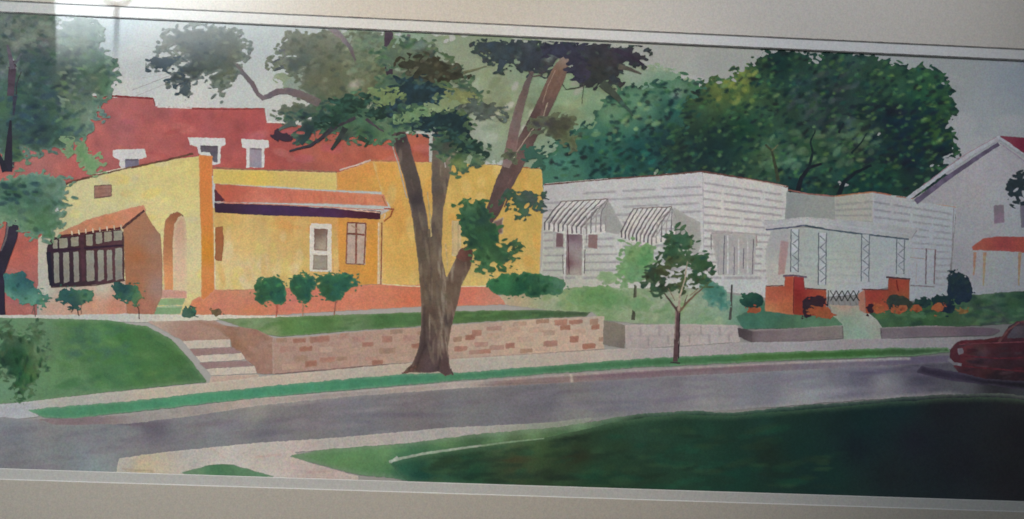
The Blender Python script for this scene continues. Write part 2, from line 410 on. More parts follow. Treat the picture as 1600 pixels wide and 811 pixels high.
# ---- pale foliage far behind the big tree
wash('distant_foliage', PIC, blobs([(640, 120, 110, 70), (560, 90, 70, 50), (760, 130, 130, 80), (860, 190, 110, 85), (950, 160, 80, 75), (1010, 190, 90, 85), (780, 215, 90, 45), (500, 120, 60, 40), (600, 175, 70, 26)], 9, 30, 2),
     [(560, 90, (132, 150, 134)), (500, 110, (140, 148, 134)), (700, 110, (136, 146, 122)), (760, 150, (132, 142, 108)), (800, 200, (134, 146, 118)), (740, 200, (150, 156, 138)), (880, 160, (120, 146, 112)), (890, 230, (134, 158, 138)),
      (950, 130, (120, 142, 104)), (990, 110, (140, 152, 134)), (930, 190, (96, 128, 92)), (1020, 150, (84, 124, 100)), (600, 60, (128, 156, 134)), (960, 240, (64, 106, 82)), (880, 90, (120, 140, 112)), (610, 175, (120, 140, 110))],
     sp=2.6, mott=.07, ms=26, label='pale green wash of far trees behind the big trunk', clip=lambda X, Y: np.where(Y > 290, -1, 50.),
     dabs=[(110, [(150, 160, 136), (116, 138, 100), (140, 150, 112), (128, 140, 96), (158, 164, 146)], (8, 26), (4, 10), (-70, -10), .4),
           (40, [(112, 122, 88), (104, 122, 96)], (10, 30), (5, 9), (-50, 30), .4, (700, 110, 980, 240)), (14, [(176, 176, 160), (180, 178, 170)], (5, 14), (3, 6), (-70, -30), .7, (700, 100, 1000, 230))],
     spots=[(992, 160, 24, 9, 50, (176, 170, 148), .8), (960, 110, 26, 6, 0, (168, 172, 152), .8), (744, 168, 60, 14, 20, (96, 104, 92), .7), (690, 165, 30, 16, 20, (90, 104, 72), .5)])
# ---- wooded background behind the white houses
tb = subject('background_tree', 'broad dark green tree mass behind the white houses')
GR = [(26, 74, 64), (18, 52, 58), (38, 86, 54), (52, 98, 54), (22, 44, 54), (60, 104, 64), (20, 64, 58), (28, 36, 44), (16, 46, 54)]
wash('crown', tb, blobs([(930, 240, 70, 44), (1000, 205, 75, 70), (1060, 190, 70, 68), (870, 262, 30, 24), (1090, 240, 80, 50), (960, 285, 140, 26), (870, 280, 40, 30)], 5, 16, 4),
     [(880, 262, (62, 112, 92)), (930, 245, (34, 88, 78)), (960, 210, (40, 96, 78)), (1000, 235, (18, 70, 72)), (1060, 140, (78, 112, 80)), (1056, 170, (30, 84, 76)), (1040, 220, (26, 60, 64)), (1000, 160, (84, 124, 92)), (1110, 230, (36, 74, 58)), (960, 180, (92, 126, 90))],
     sp=2.0, mott=.12, ms=14, label='blue green left part of the wooded background',
     dabs=[(460, GR, (3, 9), (2, 4.5), (-50, 10), .6, (860, 130, 1110, 300), .55), (120, [(18, 58, 62), (24, 92, 80), (14, 48, 60)], (4, 9), (2.5, 5), (-60, 10), .6, (940, 210, 1110, 285)), (30, [(110, 140, 88), (96, 132, 100)], (4, 10), (3, 5), (-50, 0), .6, (900, 150, 1060, 220))],
     spots=[(1058, 141, 22, 14, 0, (98, 122, 96), .8), (1056, 150, 12, 8, 0, (118, 122, 118), .6)])
BLU = blobs([(1240, 145, 110, 55), (1330, 130, 90, 48), (1420, 160, 70, 58), (1150, 180, 80, 60), (1440, 220, 52, 45), (1120, 240, 80, 50), (1250, 240, 120, 55), (1370, 250, 90, 48), (1425, 275, 50, 28), (1232, 100, 50, 24), (1470, 235, 22, 14), (1180, 270, 80, 30), (1320, 195, 70, 40), (1200, 300, 140, 30), (1360, 308, 110, 26)], 6, 15, 8)
BIG = subject('background_tree', 'tallest rounded dark green tree with bare branches behind the porch house')
wash('crown', BIG, BLU,
     [.88, [(1140, 128, (128, 134, 52)), (1150, 150, (70, 104, 58)), (1220, 100, (22, 66, 60)), (1250, 120, (40, 82, 70)), (1320, 105, (50, 84, 72)), (1300, 150, (40, 62, 68)), (1290, 190, (50, 66, 70)), (1400, 130, (44, 86, 64)), (1440, 150, (34, 90, 62)),
      (1400, 190, (20, 44, 62)), (1440, 220, (40, 92, 50)), (1470, 210, (56, 98, 48)), (1340, 210, (74, 104, 72)), (1270, 230, (52, 100, 66)), (1200, 240, (74, 112, 76)), (1120, 230, (24, 60, 62)), (1160, 200, (22, 76, 56)), (1350, 290, (22, 74, 68)), (1420, 250, (28, 38, 58)), (1460, 240, (26, 44, 56)), (1250, 285, (26, 70, 74)), (1100, 270, (30, 62, 66)), (1390, 270, (30, 76, 58))]],
     sp=2.0, mott=.15, ms=13,
     dabs=[(1200, GR, (3, 9), (1.8, 4.2), (-55, 0), .6, (1040, 80, 1490, 310), .55), (160, [(20, 40, 58), (28, 36, 52), (18, 50, 60)], (5, 12), (2.5, 5), (-40, 0), .6, (1330, 160, 1480, 260)),
           (240, [(80, 116, 56), (92, 122, 72), (66, 112, 58), (54, 100, 70)], (3, 8), (1.6, 3.6), (-45, -5), .6, (1060, 90, 1480, 300), .6), (60, [(130, 140, 60), (96, 120, 50)], (4, 10), (2, 5), (-60, -10), .5, (1115, 95, 1180, 160)),
           (50, [(92, 118, 84), (80, 112, 80)], (6, 14), (3, 7), (-60, 0), .5, (1180, 200, 1370, 260)), (40, [(58, 76, 80), (72, 84, 84)], (6, 14), (3, 6), (-60, 0), .4, (1230, 100, 1340, 200))],
     spots=[(1140, 125, 22, 12, -30, (140, 142, 50), .7), (1385, 185, 46, 14, -20, (20, 42, 62), .7), (1272, 165, 9, 26, 8, (96, 110, 92), .45)])
strokes('trunk', BIG, [([(1246, 300), (1252, 278), (1264, 262), (1284, 256)], (9, 4), (26, 34, 44)), ([(1310, 305), (1318, 285), (1336, 270), (1362, 258)], (8, 4), (22, 36, 44)), ([(1216, 284), (1212, 262), (1206, 236), (1196, 226)], (6, 3), (58, 66, 48)), ([(1206, 236), (1216, 226)], (3, 1.6), (90, 96, 66)),
                       ([(1264, 262), (1270, 238), (1266, 222), (1274, 204)], (5, 2), (24, 44, 46)), ([(1330, 240), (1346, 222), (1354, 208)], (4, 1.5), (24, 44, 46)), ([(1310, 208), (1318, 192)], (4, 2), (28, 40, 48))], 'dark bare branches in the lower crown')
# ---- left tree, behind everything on the left
tl = subject('left_tree', 'blue green tree at the left edge in front of the brick building')
# ---- brick building
bb = subject('brick_building', 'long red brick building rising behind the yellow house')
BRK = (174, 80, 74)
wash('wall', bb, [(128, 152), (241, 153), (243, 166), (300, 168), (414, 169), (417, 190), (434, 192), (560, 206), (670, 210), (672, 275), (320, 275), (100, 300), (62, 380), (58, 500), (-20, 500), (-20, 215), (60, 210)],
     [(160, 170, (168, 92, 90)), (240, 200, (166, 86, 84)), (300, 190, (166, 78, 78)), (400, 200, (166, 72, 70)), (440, 240, (162, 72, 66)), (500, 235, (168, 86, 68)), (600, 240, (172, 86, 64)), (655, 230, (172, 88, 66)), (60, 250, (170, 100, 94)), (20, 380, (176, 88, 74)), (30, 460, (150, 90, 84)), (130, 250, (176, 86, 82)), (90, 235, (166, 96, 90))],
     sp=2.4, mott=.11, ms=20, wob=.5,
     dabs=[(170, [(182, 102, 98), (154, 66, 66), (170, 80, 92), (184, 96, 78), (178, 112, 104)], (8, 28), (4, 10), (-25, 20), .42)])
strokes_each('coping', bb, [([(132, 153), (175, 150), (240, 154)], 3, (132, 50, 52)), ([(300, 170), (360, 171), (414, 170)], 2.2, (140, 56, 54)), ([(246, 167), (300, 169)], 2, (196, 190, 184)), ([(417, 191), (470, 193)], 2, (200, 194, 184)), ([(419, 172), (418, 190)], 2, (196, 190, 186)),
                       ([(246, 158), (245, 166)], 2, (196, 192, 190)), ([(240, 154), (242, 165)], 1.4, (120, 52, 54))], 'darker uneven coping along the stepped parapet')
for k, (lab, lint, body, pane, pc) in enumerate([
    ('leftmost window, low behind the yellow wall', [(176, 234), (227, 233), (229, 246), (218, 249), (217, 266), (194, 268), (186, 258), (188, 250), (177, 246)], None, [(195, 249), (217, 248), (218, 264), (196, 266)], (108, 104, 124)),
    ('middle window, cut by the orange pier', [(294, 215), (351, 216), (353, 226), (345, 230), (344, 256), (332, 258), (310, 240), (309, 230), (297, 226)], None, [(313, 227), (341, 228), (340, 254), (334, 254), (328, 238), (314, 238)], (92, 84, 96)),
    ('right window with a white lintel', [(377, 217), (420, 219), (421, 230), (413, 232), (413, 262), (385, 262), (385, 232), (379, 230)], None, [(390, 231), (409, 232), (409, 262), (390, 261)], (140, 130, 142))]):
    w_ = wash('window', bb, lint, (196, 194, 190), sp=1.6, wob=.9, ws=5, mott=.04, label=lab)
    w_ = wash('pane', bb, pane, pc, sp=1.6, wob=.5, ws=5, mott=.12, ms=8, lines=[([(pane[0][0]+2, pane[0][1]+1), (pane[1][0]-1, pane[1][1]+1)], 1.4, (74, 62, 76), .8)])
# ---- yellow house
yh = subject('yellow_house', 'yellow stucco bungalow with a terracotta porch roof')
wash('side_wall', yh, [(97, 290), (140, 277), (200, 263), (262, 250), (314, 244), (316, 300), (318, 492), (240, 492), (62, 492), (60, 440), (60, 372), (92, 350)],
     [(120, 300, (196, 188, 138)), (180, 275, (200, 188, 124)), (250, 265, (202, 186, 112)), (300, 260, (200, 180, 104)), (280, 300, (204, 188, 116)), (230, 310, (202, 190, 128)), (300, 400, (202, 188, 138)), (295, 470, (196, 182, 128)), (80, 400, (176, 172, 158)), (70, 440, (170, 170, 160)), (250, 340, (204, 190, 130)), (150, 450, (180, 166, 148)), (110, 345, (186, 180, 130))],
     sp=2.2, mott=.045, ms=26, wob=.5, label='pale yellow side wall on the left, lit by the sun',
     dabs=[(80, [(214, 190, 92), (194, 184, 146), (210, 196, 116), (204, 178, 104)], (8, 24), (5, 11), (-60, 20), .42, (100, 250, 320, 480))])
strokes_each('coping', yh, [([(95, 291), (112, 284), (140, 277)], 3.4, (104, 66, 54)), ([(140, 277), (176, 268), (205, 261)], 2.8, (104, 80, 62)), ([(205, 262), (262, 250), (302, 240)], 3.4, (104, 66, 50)), ([(336, 262), (400, 266), (470, 266), (527, 269)], 2.4, (134, 96, 74)), ([(150, 272), (196, 262)], 1.3, (200, 190, 170)),
                       ([(530, 266), (560, 257), (580, 250)], 2.6, (196, 172, 156)), ([(582, 250), (640, 254), (700, 254)], 1.6, (168, 110, 70)), ([(760, 258), (800, 260), (845, 265)], 3, (150, 92, 54))], 'brown tile coping on top of the walls')
wash('vent', yh, [(147, 290), (175, 288), (175, 307), (147, 311)], (146, 106, 92), sp=1.3, wob=.4, ws=5, mott=.12, ms=6, lines=[([(148, 296), (174, 294)], .8, (104, 70, 66), .7), ([(148, 303), (174, 301)], .8, (110, 76, 68), .6), ([(147, 290), (147, 310)], .9, (84, 54, 52), .9), ([(147, 290), (175, 288)], 1.2, (66, 40, 40), .9), ([(147, 310), (175, 307)], 1.2, (66, 40, 40), .9), ([(175, 289), (175, 307)], 1.2, (76, 48, 44), .9)], label='small brown louvred vent high on the side wall')
# arch
ar = wash('archway', yh, [(257, 462), (255, 400), (256, 360), (259, 344), (266, 335), (277, 331), (286, 335), (280, 339), (273, 352), (270, 380), (272, 420), (273, 462)], [(262, 360, (170, 106, 66)), (262, 440, (206, 134, 84)), (276, 334, (140, 84, 54))], sp=1.5, wob=.5, ws=6, mott=.06, label='arched doorway with an orange brown reveal')
wash('opening', ar, [(271, 462), (270, 380), (273, 350), (279, 339), (287, 337), (291, 350), (293, 400), (293, 460)], [(282, 350, (190, 150, 122)), (280, 420, (206, 172, 140)), (288, 450, (204, 180, 140))], sp=1.6, wob=.4, mott=.04, edge=((200, 188, 140), 5, .5))
strokes('crack', ar, [([(283, 336), (287, 338)], 1.4, (90, 56, 44))])
wash('step', yh, [(250, 452), (292, 455), (292, 466), (246, 466)], (194, 140, 122), sp=1.8, wob=.8, mott=.08)
wash('step', yh, [(246, 467), (290, 466), (286, 476), (240, 478)], (126, 154, 106), sp=1.8, wob=.8, mott=.08)
wash('step', yh, [(238, 479), (286, 477), (282, 491), (230, 492)], (118, 150, 104), sp=1.8, wob=.9, mott=.08, lines=[([(238, 479), (286, 478)], 1.3, (186, 186, 150), .8)])
# bay with windows
bay = subject('bay_window', 'sunroom bay with dark framed windows under a small tiled roof'); bay.parent = yh
wash('side_cheek', bay, [(193, 356), (226, 328), (238, 350), (251, 366), (254, 400), (254, 462), (240, 492), (198, 492), (196, 440)], [(215, 350, (158, 104, 74)), (215, 400, (156, 96, 58)), (210, 450, (154, 96, 62)), (240, 380, (150, 112, 92)), (246, 450, (152, 120, 108)), (225, 480, (164, 104, 84))], sp=2, mott=.07, ms=12, wob=.7, edge=((140, 110, 80), 2.5, .5), label='shaded orange brown cheek of the bay')
wash('base', bay, [(58, 446), (80, 448), (196, 438), (198, 470), (198, 494), (62, 494)], [(70, 460, (168, 176, 160)), (110, 455, (174, 170, 158)), (160, 450, (184, 178, 158)), (180, 480, (190, 122, 98)), (110, 482, (190, 142, 120)), (140, 475, (194, 134, 104)), (80, 480, (178, 140, 124))], sp=2, mott=.06, ms=12, label='pale base of the bay with pinkish brick below')
wash('window_frame', bay, [(73, 388), (80, 372), (190, 358), (194, 370), (195, 440), (140, 446), (80, 449), (76, 440)], [(100, 400, (66, 46, 60)), (180, 400, (96, 60, 66)), (130, 380, (80, 46, 50)), (78, 430, (44, 36, 56))], sp=1.6, wob=.6, mott=.12, ms=8)
PN = [(84, 398, 8), (99, 398, 9), (115, 397, 8), (135, 395, 12), (153, 394, 9), (167, 394, 8), (180, 391, 11)]
for k, (x, y, w2) in enumerate(PN):
    wash('pane', bay, [(x, y-3), (x+w2, y-4), (x+w2+1, 439-.06*(x-80)+2), (x+1, 444-.06*(x-80))], [(x, y, (140, 138, 124)), (x+4, 425, (126, 122, 112))], sp=1.4, wob=.6, ws=4, mott=.08, ms=8)
for x, y, w2, h in [(83, 375, 7, 14), (93, 373, 13, 15), (111, 371, 12, 14), (135, 367, 10, 17), (150, 364, 10, 17), (163, 363, 12, 15), (178, 361, 13, 15)]:
    wash('pane', bay, [(x, y), (x+w2, y-1), (x+w2, y+h-1), (x, y+h)], (136, 132, 114), sp=1.3, wob=.6, ws=4, mott=.1, ms=7)
strokes('muntin', bay, [([(74, 392), (120, 389), (194, 383)], (4, 3), (60, 34, 56)), ([(128, 366), (131, 440)], (6, 5), (84, 48, 60)), ([(76, 394), (80, 446)], (7, 5), (36, 34, 54)), ([(80, 449), (150, 446), (196, 438)], 1.6, (84, 62, 60)), ([(192, 362), (194, 438)], 1.6, (76, 54, 52))])
wash('roof', bay, [(92, 364), (140, 342), (224, 320), (229, 329), (193, 356), (140, 363), (96, 370)], [(110, 358, (180, 120, 88)), (170, 342, (194, 122, 84)), (215, 328, (196, 122, 92)), (200, 345, (200, 128, 96))], sp=1.7, wob=1.0, ws=5, mott=.08, ms=7, label='sloping terracotta tiled roof of the bay',
     dabs=[(40, [(206, 140, 108), (170, 100, 72), (186, 126, 80)], (3, 7), (1.5, 2.5), (40, 80), .5)])
strokes('roof_edge', bay, [([(94, 369), (125, 366), (160, 360), (194, 356)], 3.4, (92, 38, 42)), ([(192, 356), (226, 329)], 4, (88, 54, 52))] +
        [([(x, 369-(x-94)*.13-6), (x+1, 369-(x-94)*.13+1)], 2.2, (190, 176, 150)) for x in range(112, 190, 11)])
# front parts
wash('porch_wall', yh, [(333, 325), (600, 335), (598, 450), (334, 455)],
     [(350, 345, (196, 156, 84)), (450, 350, (196, 152, 82)), (400, 380, (200, 166, 96)), (380, 420, (202, 178, 128)), (350, 440, (204, 184, 120)), (430, 430, (204, 178, 120)), (540, 360, (196, 146, 78)), (480, 400, (198, 162, 88)), (580, 440, (206, 182, 138)), (560, 400, (198, 148, 70))],
     sp=2.2, mott=.05, ms=22, label='yellow ochre front wall under the porch roof', dabs=[(60, [(210, 188, 140), (198, 152, 80), (208, 176, 104), (204, 180, 96)], (10, 26), (5, 11), (60, 110), .42, (340, 340, 530, 450)), (16, [(204, 142, 70)], (14, 30), (4, 8), (-5, 8), .4, (400, 338, 560, 362))],
     spots=[(378, 436, 14, 8, -60, (206, 184, 158), .6), (420, 406, 12, 14, 0, (206, 178, 130), .6)])
wash('orange_panel', yh, [(527, 338), (592, 340), (590, 445), (530, 446)], [(550, 350, (204, 136, 56)), (540, 430, (202, 138, 58)), (583, 400, (206, 138, 48))], sp=2, mott=.05, label='orange wall panel around the brown window', edge=((206, 150, 80), 3, .6))
wash('parapet', yh, [(333, 264), (400, 266), (527, 270), (527, 298), (440, 292), (333, 287)], [(360, 272, (202, 174, 84)), (450, 280, (202, 172, 92)), (515, 284, (202, 176, 96)), (400, 274, (206, 176, 76))], sp=2, mott=.04, wob=.6, label='yellow parapet above the porch roof')
wash('orange_block', yh, [(526, 270), (560, 259), (582, 251), (598, 268), (597, 300), (526, 297)], [(545, 275, (208, 138, 62)), (575, 265, (210, 136, 60)), (560, 292, (200, 140, 60)), (590, 280, (206, 152, 66))], sp=2, mott=.04, wob=.6, label='orange raised block at the corner of the parapet')
wash('right_wall', yh, [(582, 252), (668, 254), (760, 257), (846, 265), (849, 300), (843, 430), (790, 432), (760, 450), (597, 448), (598, 334), (612, 326), (597, 304)],
     [(600, 265, (208, 146, 62)), (620, 330, (204, 148, 66)), (625, 400, (202, 156, 72)), (610, 435, (204, 164, 84)), (700, 300, (198, 160, 78)), (740, 280, (198, 158, 72)), (820, 290, (194, 156, 70)), (830, 340, (192, 154, 70)), (825, 410, (190, 156, 80)), (760, 420, (196, 166, 90)), (730, 440, (200, 170, 96))],
     sp=2.3, mott=.05, ms=24, label='golden yellow wall behind the big trunk', dabs=[(90, [(210, 170, 86), (200, 142, 60), (206, 178, 104), (196, 158, 76)], (10, 28), (5, 11), (60, 110), .42)])
wash('corner_pier', yh, [(311, 242), (332, 244), (332, 300), (335, 400), (337, 491), (314, 492), (315, 400), (312, 300)], [(322, 260, (208, 116, 52)), (322, 330, (206, 118, 50)), (326, 395, (200, 126, 32)), (326, 430, (204, 124, 62)), (326, 480, (206, 118, 66))], sp=1.8, wob=.6, mott=.04, label='tall orange corner pier')
strokes('pier_edge', yh, [([(335, 355), (336, 440), (338, 488)], 1.5, (212, 196, 160))])
wash('porch_roof', yh, [(336, 287), (420, 293), (600, 304), (606, 322), (500, 318), (345, 316), (336, 300)],
     [(360, 300, (180, 84, 66)), (430, 306, (194, 98, 76)), (520, 312, (202, 112, 78)), (590, 312, (206, 122, 84)), (420, 315, (210, 120, 98)), (350, 290, (176, 86, 60))], sp=1.9, mott=.06, ms=12, wob=.7, label='long terracotta porch roof', dabs=[(50, [(210, 124, 94), (180, 84, 62), (200, 104, 82)], (4, 12), (1.5, 4), (50, 95), .4)])
wash('fascia', yh, [(335, 316), (345, 317), (430, 320), (595, 330), (595, 343), (500, 339), (420, 337), (336, 332)], [(350, 325, (66, 38, 66)), (430, 328, (72, 44, 88)), (500, 333, (80, 42, 84)), (580, 337, (88, 34, 50))], sp=1.6, wob=.5, mott=.1, ms=12, label='dark purple shadow band under the porch roof')
wash('gable_shadow', yh, [(335, 294), (352, 314), (336, 315)], (96, 40, 56), sp=1.3, wob=.4)
strokes('gutter', yh, [([(338, 317), (352, 316)], 2.2, (178, 148, 140)), ([(350, 317), (440, 320), (540, 325), (600, 328)], 1.5, (186, 116, 96)), ([(530, 326), (594, 332)], 1.8, (208, 158, 136)), ([(600, 326), (616, 327)], 2.2, (150, 66, 44)), ([(614, 328), (610, 338), (600, 346)], 2.4, (160, 76, 40)), ([(597, 306), (604, 322)], 1.2, (150, 90, 50)),
                       ([(597, 348), (596, 400), (595, 444)], 2.2, (142, 72, 44)), ([(592, 348), (591, 444)], 2.4, (212, 178, 138)), ([(602, 334), (600, 342)], 2, (214, 186, 150))], 'brown gutter and downpipe at the porch corner')
wA = wash('window', yh, [(486, 349), (518, 350), (518, 425), (484, 424)], (204, 194, 176), sp=1.5, wob=.4, ws=5, mott=.04, label='white sash window under the porch roof')
wash('pane', wA, [(491, 357), (512, 358), (511, 392), (491, 391)], [(495, 362, (110, 82, 70)), (505, 385, (160, 148, 130))], sp=1.3, wob=.4, mott=.1, ms=8, edge=((116, 72, 60), 2.5, .7))
wash('pane', wA, [(490, 398), (512, 399), (512, 422), (489, 421)], [(500, 410, (146, 136, 118))], sp=1.3, wob=.4, mott=.1, ms=8, edge=((112, 86, 76), 2.2, .7))
strokes('sill', wA, [([(486, 394), (516, 396)], 2.2, (206, 196, 186)), ([(520, 404), (521, 425)], 1.6, (190, 140, 96)), ([(485, 352), (485, 424)], 1.6, (212, 204, 190))])
wB = wash('window', yh, [(543, 347), (573, 348), (571, 414), (540, 412)], (176, 152, 134), sp=1.4, wob=.5, ws=5, mott=.07, ms=8, label='brown framed casement window on the orange panel')
strokes('frame', wB, [([(543, 348), (572, 349)], 2.4, (120, 64, 50)), ([(543, 348), (541, 412)], 2.4, (132, 80, 62)), ([(572, 349), (569, 412)], 2.4, (126, 74, 58)), ([(541, 412), (569, 413)], 2.2, (128, 90, 76)), ([(543, 365), (570, 367)], 3, (118, 60, 50)), ([(557, 349), (556, 412)], 3, (128, 74, 60)), ([(549, 352), (562, 360)], 1.5, (150, 110, 90))])
wash('window', yh, [(337, 355), (348, 354), (350, 380), (347, 408), (336, 407)], [(342, 370, (162, 92, 50)), (342, 400, (150, 92, 56))], sp=1.5, wob=.5, edge=((124, 70, 48), 2, .5), label='narrow brown window beside the orange pier')
wash('window', yh, [(706, 345), (720, 345), (720, 400), (706, 400)], (188, 162, 112), sp=1.6, wob=.8, label='pale window glimpsed beside the trunk', lines=[([(707, 346), (707, 396)], .9, (150, 112, 70), .7), ([(716, 350), (716, 396)], 1, (128, 110, 86), .5)])
wash('window', yh, [(770, 346), (786, 340), (786, 365), (774, 368)], (110, 84, 78), sp=1.4, wob=1, label='dark window glimpsed under the hanging leaves', edge=((200, 180, 150), 2.5, .8))
wash('plinth', yh, [(335, 453), (400, 452), (480, 449), (595, 444), (680, 446), (760, 447), (780, 462), (792, 476), (640, 480), (430, 492), (338, 495), (320, 492), (290, 494), (300, 470), (312, 462), (318, 470)],
     [(350, 470, (194, 118, 90)), (450, 470, (200, 112, 92)), (540, 462, (204, 116, 86)), (600, 460, (200, 116, 84)), (640, 470, (200, 106, 72)), (730, 462, (198, 108, 84)), (780, 470, (196, 124, 100)), (305, 482, (202, 120, 84)), (400, 488, (200, 116, 80)), (380, 456, (186, 124, 96))],
     sp=2.1, wob=1, ws=6, mott=.05, ms=16, label='salmon pink brick plinth along the front of the house', dabs=[(60, [(206, 124, 100), (194, 108, 96), (206, 126, 78)], (6, 18), (3, 6), (-12, 12), .35)], edge=((198, 140, 112), 2.5, .5))
strokes('plinth_cap', yh, [([(338, 455), (400, 452), (480, 449), (594, 444)], 1.2, (174, 120, 84)), ([(598, 444), (640, 447), (700, 448), (760, 447)], 1.6, (214, 190, 150))])
# ---- white clapboard house
WH = subject('white_house', 'white clapboard house with two striped awnings')
def boards(x0, x1, ya0, ya1, yb0, yb1, n, col, st=.75, hw=1.4):
    out = []
    for k in range(n):
        t = (k+.5)/n
        a = (x0, ya0+(yb0-ya0)*t); b = (x1, ya1+(yb1-ya1)*t); segs = 4
        for s in range(segs):
            if rs.rand() < .04: continue
            u, v = s/segs, (s+rs.uniform(.7, 1.05))/segs
            out.append(([(a[0]+(b[0]-a[0])*u, a[1]+(b[1]-a[1])*u), (a[0]+(b[0]-a[0])*v, a[1]+(b[1]-a[1])*v)], hw, col, st))
    return out
wash('front_wall', WH, [(849, 289), (960, 279), (1097, 268), (1100, 300), (1101, 450), (840, 450), (848, 400)],
     [(870, 300, (170, 168, 168)), (960, 295, (178, 176, 174)), (1080, 290, (178, 176, 178)), (1060, 400, (174, 176, 174)), (870, 420, (168, 170, 158)), (900, 440, (168, 166, 152)), (980, 390, (178, 178, 173)), (1090, 430, (176, 178, 176))],
     sp=2.1, mott=.035, ms=20, wob=.5, lines=boards(850, 1098, 300, 285, 440, 440, 12, (122, 116, 124)), label='front wall of pale grey white boards')
wash('side_wall', WH, [(1097, 268), (1140, 274), (1231, 292), (1228, 350), (1225, 470), (1100, 450)],
     [(1120, 290, (184, 180, 178)), (1200, 310, (180, 178, 174)), (1130, 340, (186, 183, 178)), (1210, 400, (178, 177, 174)), (1110, 430, (182, 182, 180)), (1190, 440, (172, 174, 172)), (1150, 450, (168, 172, 168))],
     sp=2.1, mott=.035, ms=20, wob=.5, lines=boards(1100, 1228, 280, 300, 440, 440, 13, (120, 108, 114), .7), label='sunlit right wall of white boards')
strokes('roof_edge', WH, [([(850, 289), (900, 284), (960, 279), (1030, 274), (1097, 268)], 2.6, (100, 68, 62)), ([(1097, 268), (1140, 275), (1200, 285), (1231, 292)], 2.8, (104, 64, 58)), ([(1160, 279), (1228, 291)], 1.2, (176, 150, 136)), ([(852, 287), (950, 279)], 1, (150, 146, 140))], 'thin reddish roof edge')
strokes('corner_board', WH, [([(1098, 272), (1099, 350), (1100, 440)], 1.5, (158, 154, 160))])
# awnings
wash('wall_shadow', WH, [(950, 312), (975, 358), (966, 366), (940, 362), (938, 330)], (142, 142, 138), sp=1.8, wob=.8, mott=.04, edge=((156, 154, 152), 5, .7))
wash('wall_shadow', WH, [(1052, 324), (1094, 348), (1096, 380), (1088, 402), (1062, 376), (1050, 350)], [(1070, 350, (146, 144, 140)), (1084, 380, (150, 150, 144))], sp=1.8, wob=.8, mott=.04, edge=((160, 158, 154), 5, .7))
def awning(label, tl_, tr_, bl_, br_, side, n):
    aw = wash('awning', WH, [tl_, tr_, (br_[0], br_[1]), (side[0], side[1]), (side[0], side[1]+14), (br_[0]-6, br_[1]+14), (bl_[0]+6, bl_[1]+12), (bl_[0]-1, bl_[1]+8)], (188, 184, 180), sp=1.6, wob=.8, ws=5, mott=.05, ms=8, label=label)
    L = []
    for k in range(n+1):
        t = k/n; c = [(88, 78, 84), (76, 72, 80), (110, 100, 100)][k % 3]
        a = (tl_[0]+(tr_[0]-tl_[0])*t, tl_[1]+(tr_[1]-tl_[1])*t); b = (bl_[0]+(br_[0]-bl_[0])*t, bl_[1]+(br_[1]-bl_[1])*t)
        L.append(([a, ((a[0]+b[0])/2-1, (a[1]+b[1])/2-1), b, (b[0], b[1]+rs.uniform(9, 13))], (1.6, 2.4), c))
        a2 = (a[0]+5, a[1]); b2 = (b[0]+5, b[1])
        L.append(([((a2[0]*.7+b2[0]*.3), (a2[1]*.7+b2[1]*.3)), b2], (1, 2.2), (144, 136, 136)))
    for k in range(5):
        t = (k+1)/5.0; top = (tr_[0], tr_[1]+2); b = (br_[0]+(side[0]-br_[0])*t, br_[1]+(side[1]-br_[1])*t)
        L.append(([top, (b[0]+1, (top[1]+b[1])/2), b, (b[0], b[1]+11)], (1, 2.4), (104, 100, 104) if k % 2 else (140, 134, 132)))
    L.append(([tl_, tr_], 1.6, (112, 96, 92)))
    strokes('stripes', aw, L, jit=.5)
    return aw
awning('left striped awning, over the door', (877, 315), (950, 311), (851, 348), (908, 356), (946, 350), 8)
awning('right striped awning, half behind the small trees', (990, 326), (1050, 323), (971, 362), (1018, 372), (1056, 360), 8)
# door and small windows
dr = wash('door', WH, [(885, 366), (910, 366), (909, 430), (884, 430)], [(897, 372, (92, 66, 80)), (898, 384, (150, 140, 140)), (890, 410, (90, 54, 64)), (901, 400, (150, 142, 136)), (898, 425, (158, 150, 140))], sp=1.4, wob=.4, mott=.06, ms=8, label='front door in shade under the awning')
strokes('door_post', WH, [([(884, 356), (883, 400), (880, 470)], 2.4, (184, 182, 178)), ([(887, 358), (889, 428)], 1.6, (88, 54, 62)), ([(912, 360), (911, 430)], 2.2, (178, 176, 172)), ([(914, 390), (913, 428)], 1.3, (66, 56, 60)), ([(879, 398), (880, 428)], 1.2, (90, 80, 80)), ([(917, 352), (916, 380)], 1.4, (120, 112, 114))])
wash('window', WH, [(869, 364), (880, 365), (880, 386), (868, 386)], (108, 84, 90), sp=1.3, wob=.4, label='small dark window left of the door', edge=((150, 130, 130), 1.6, .5))
wash('window', WH, [(919, 366), (934, 366), (933, 389), (919, 387)], (122, 96, 96), sp=1.3, wob=.4, label='small dark window right of the door', edge=((140, 120, 120), 1.6, .5))
wash('window_frame', WH, [(864, 362), (868, 362), (868, 388), (864, 388)], (150, 146, 146), sp=1.3, wob=.3)
ww = wash('window', WH, [(1111, 364), (1183, 366), (1178, 430), (1122, 430)], [(1115, 375, (152, 148, 146)), (1140, 400, (150, 148, 150)), (1170, 380, (158, 154, 150)), (1150, 420, (158, 156, 154))], sp=1.7, wob=.7, mott=.05, ms=8, label='wide four part window on the sunlit wall')
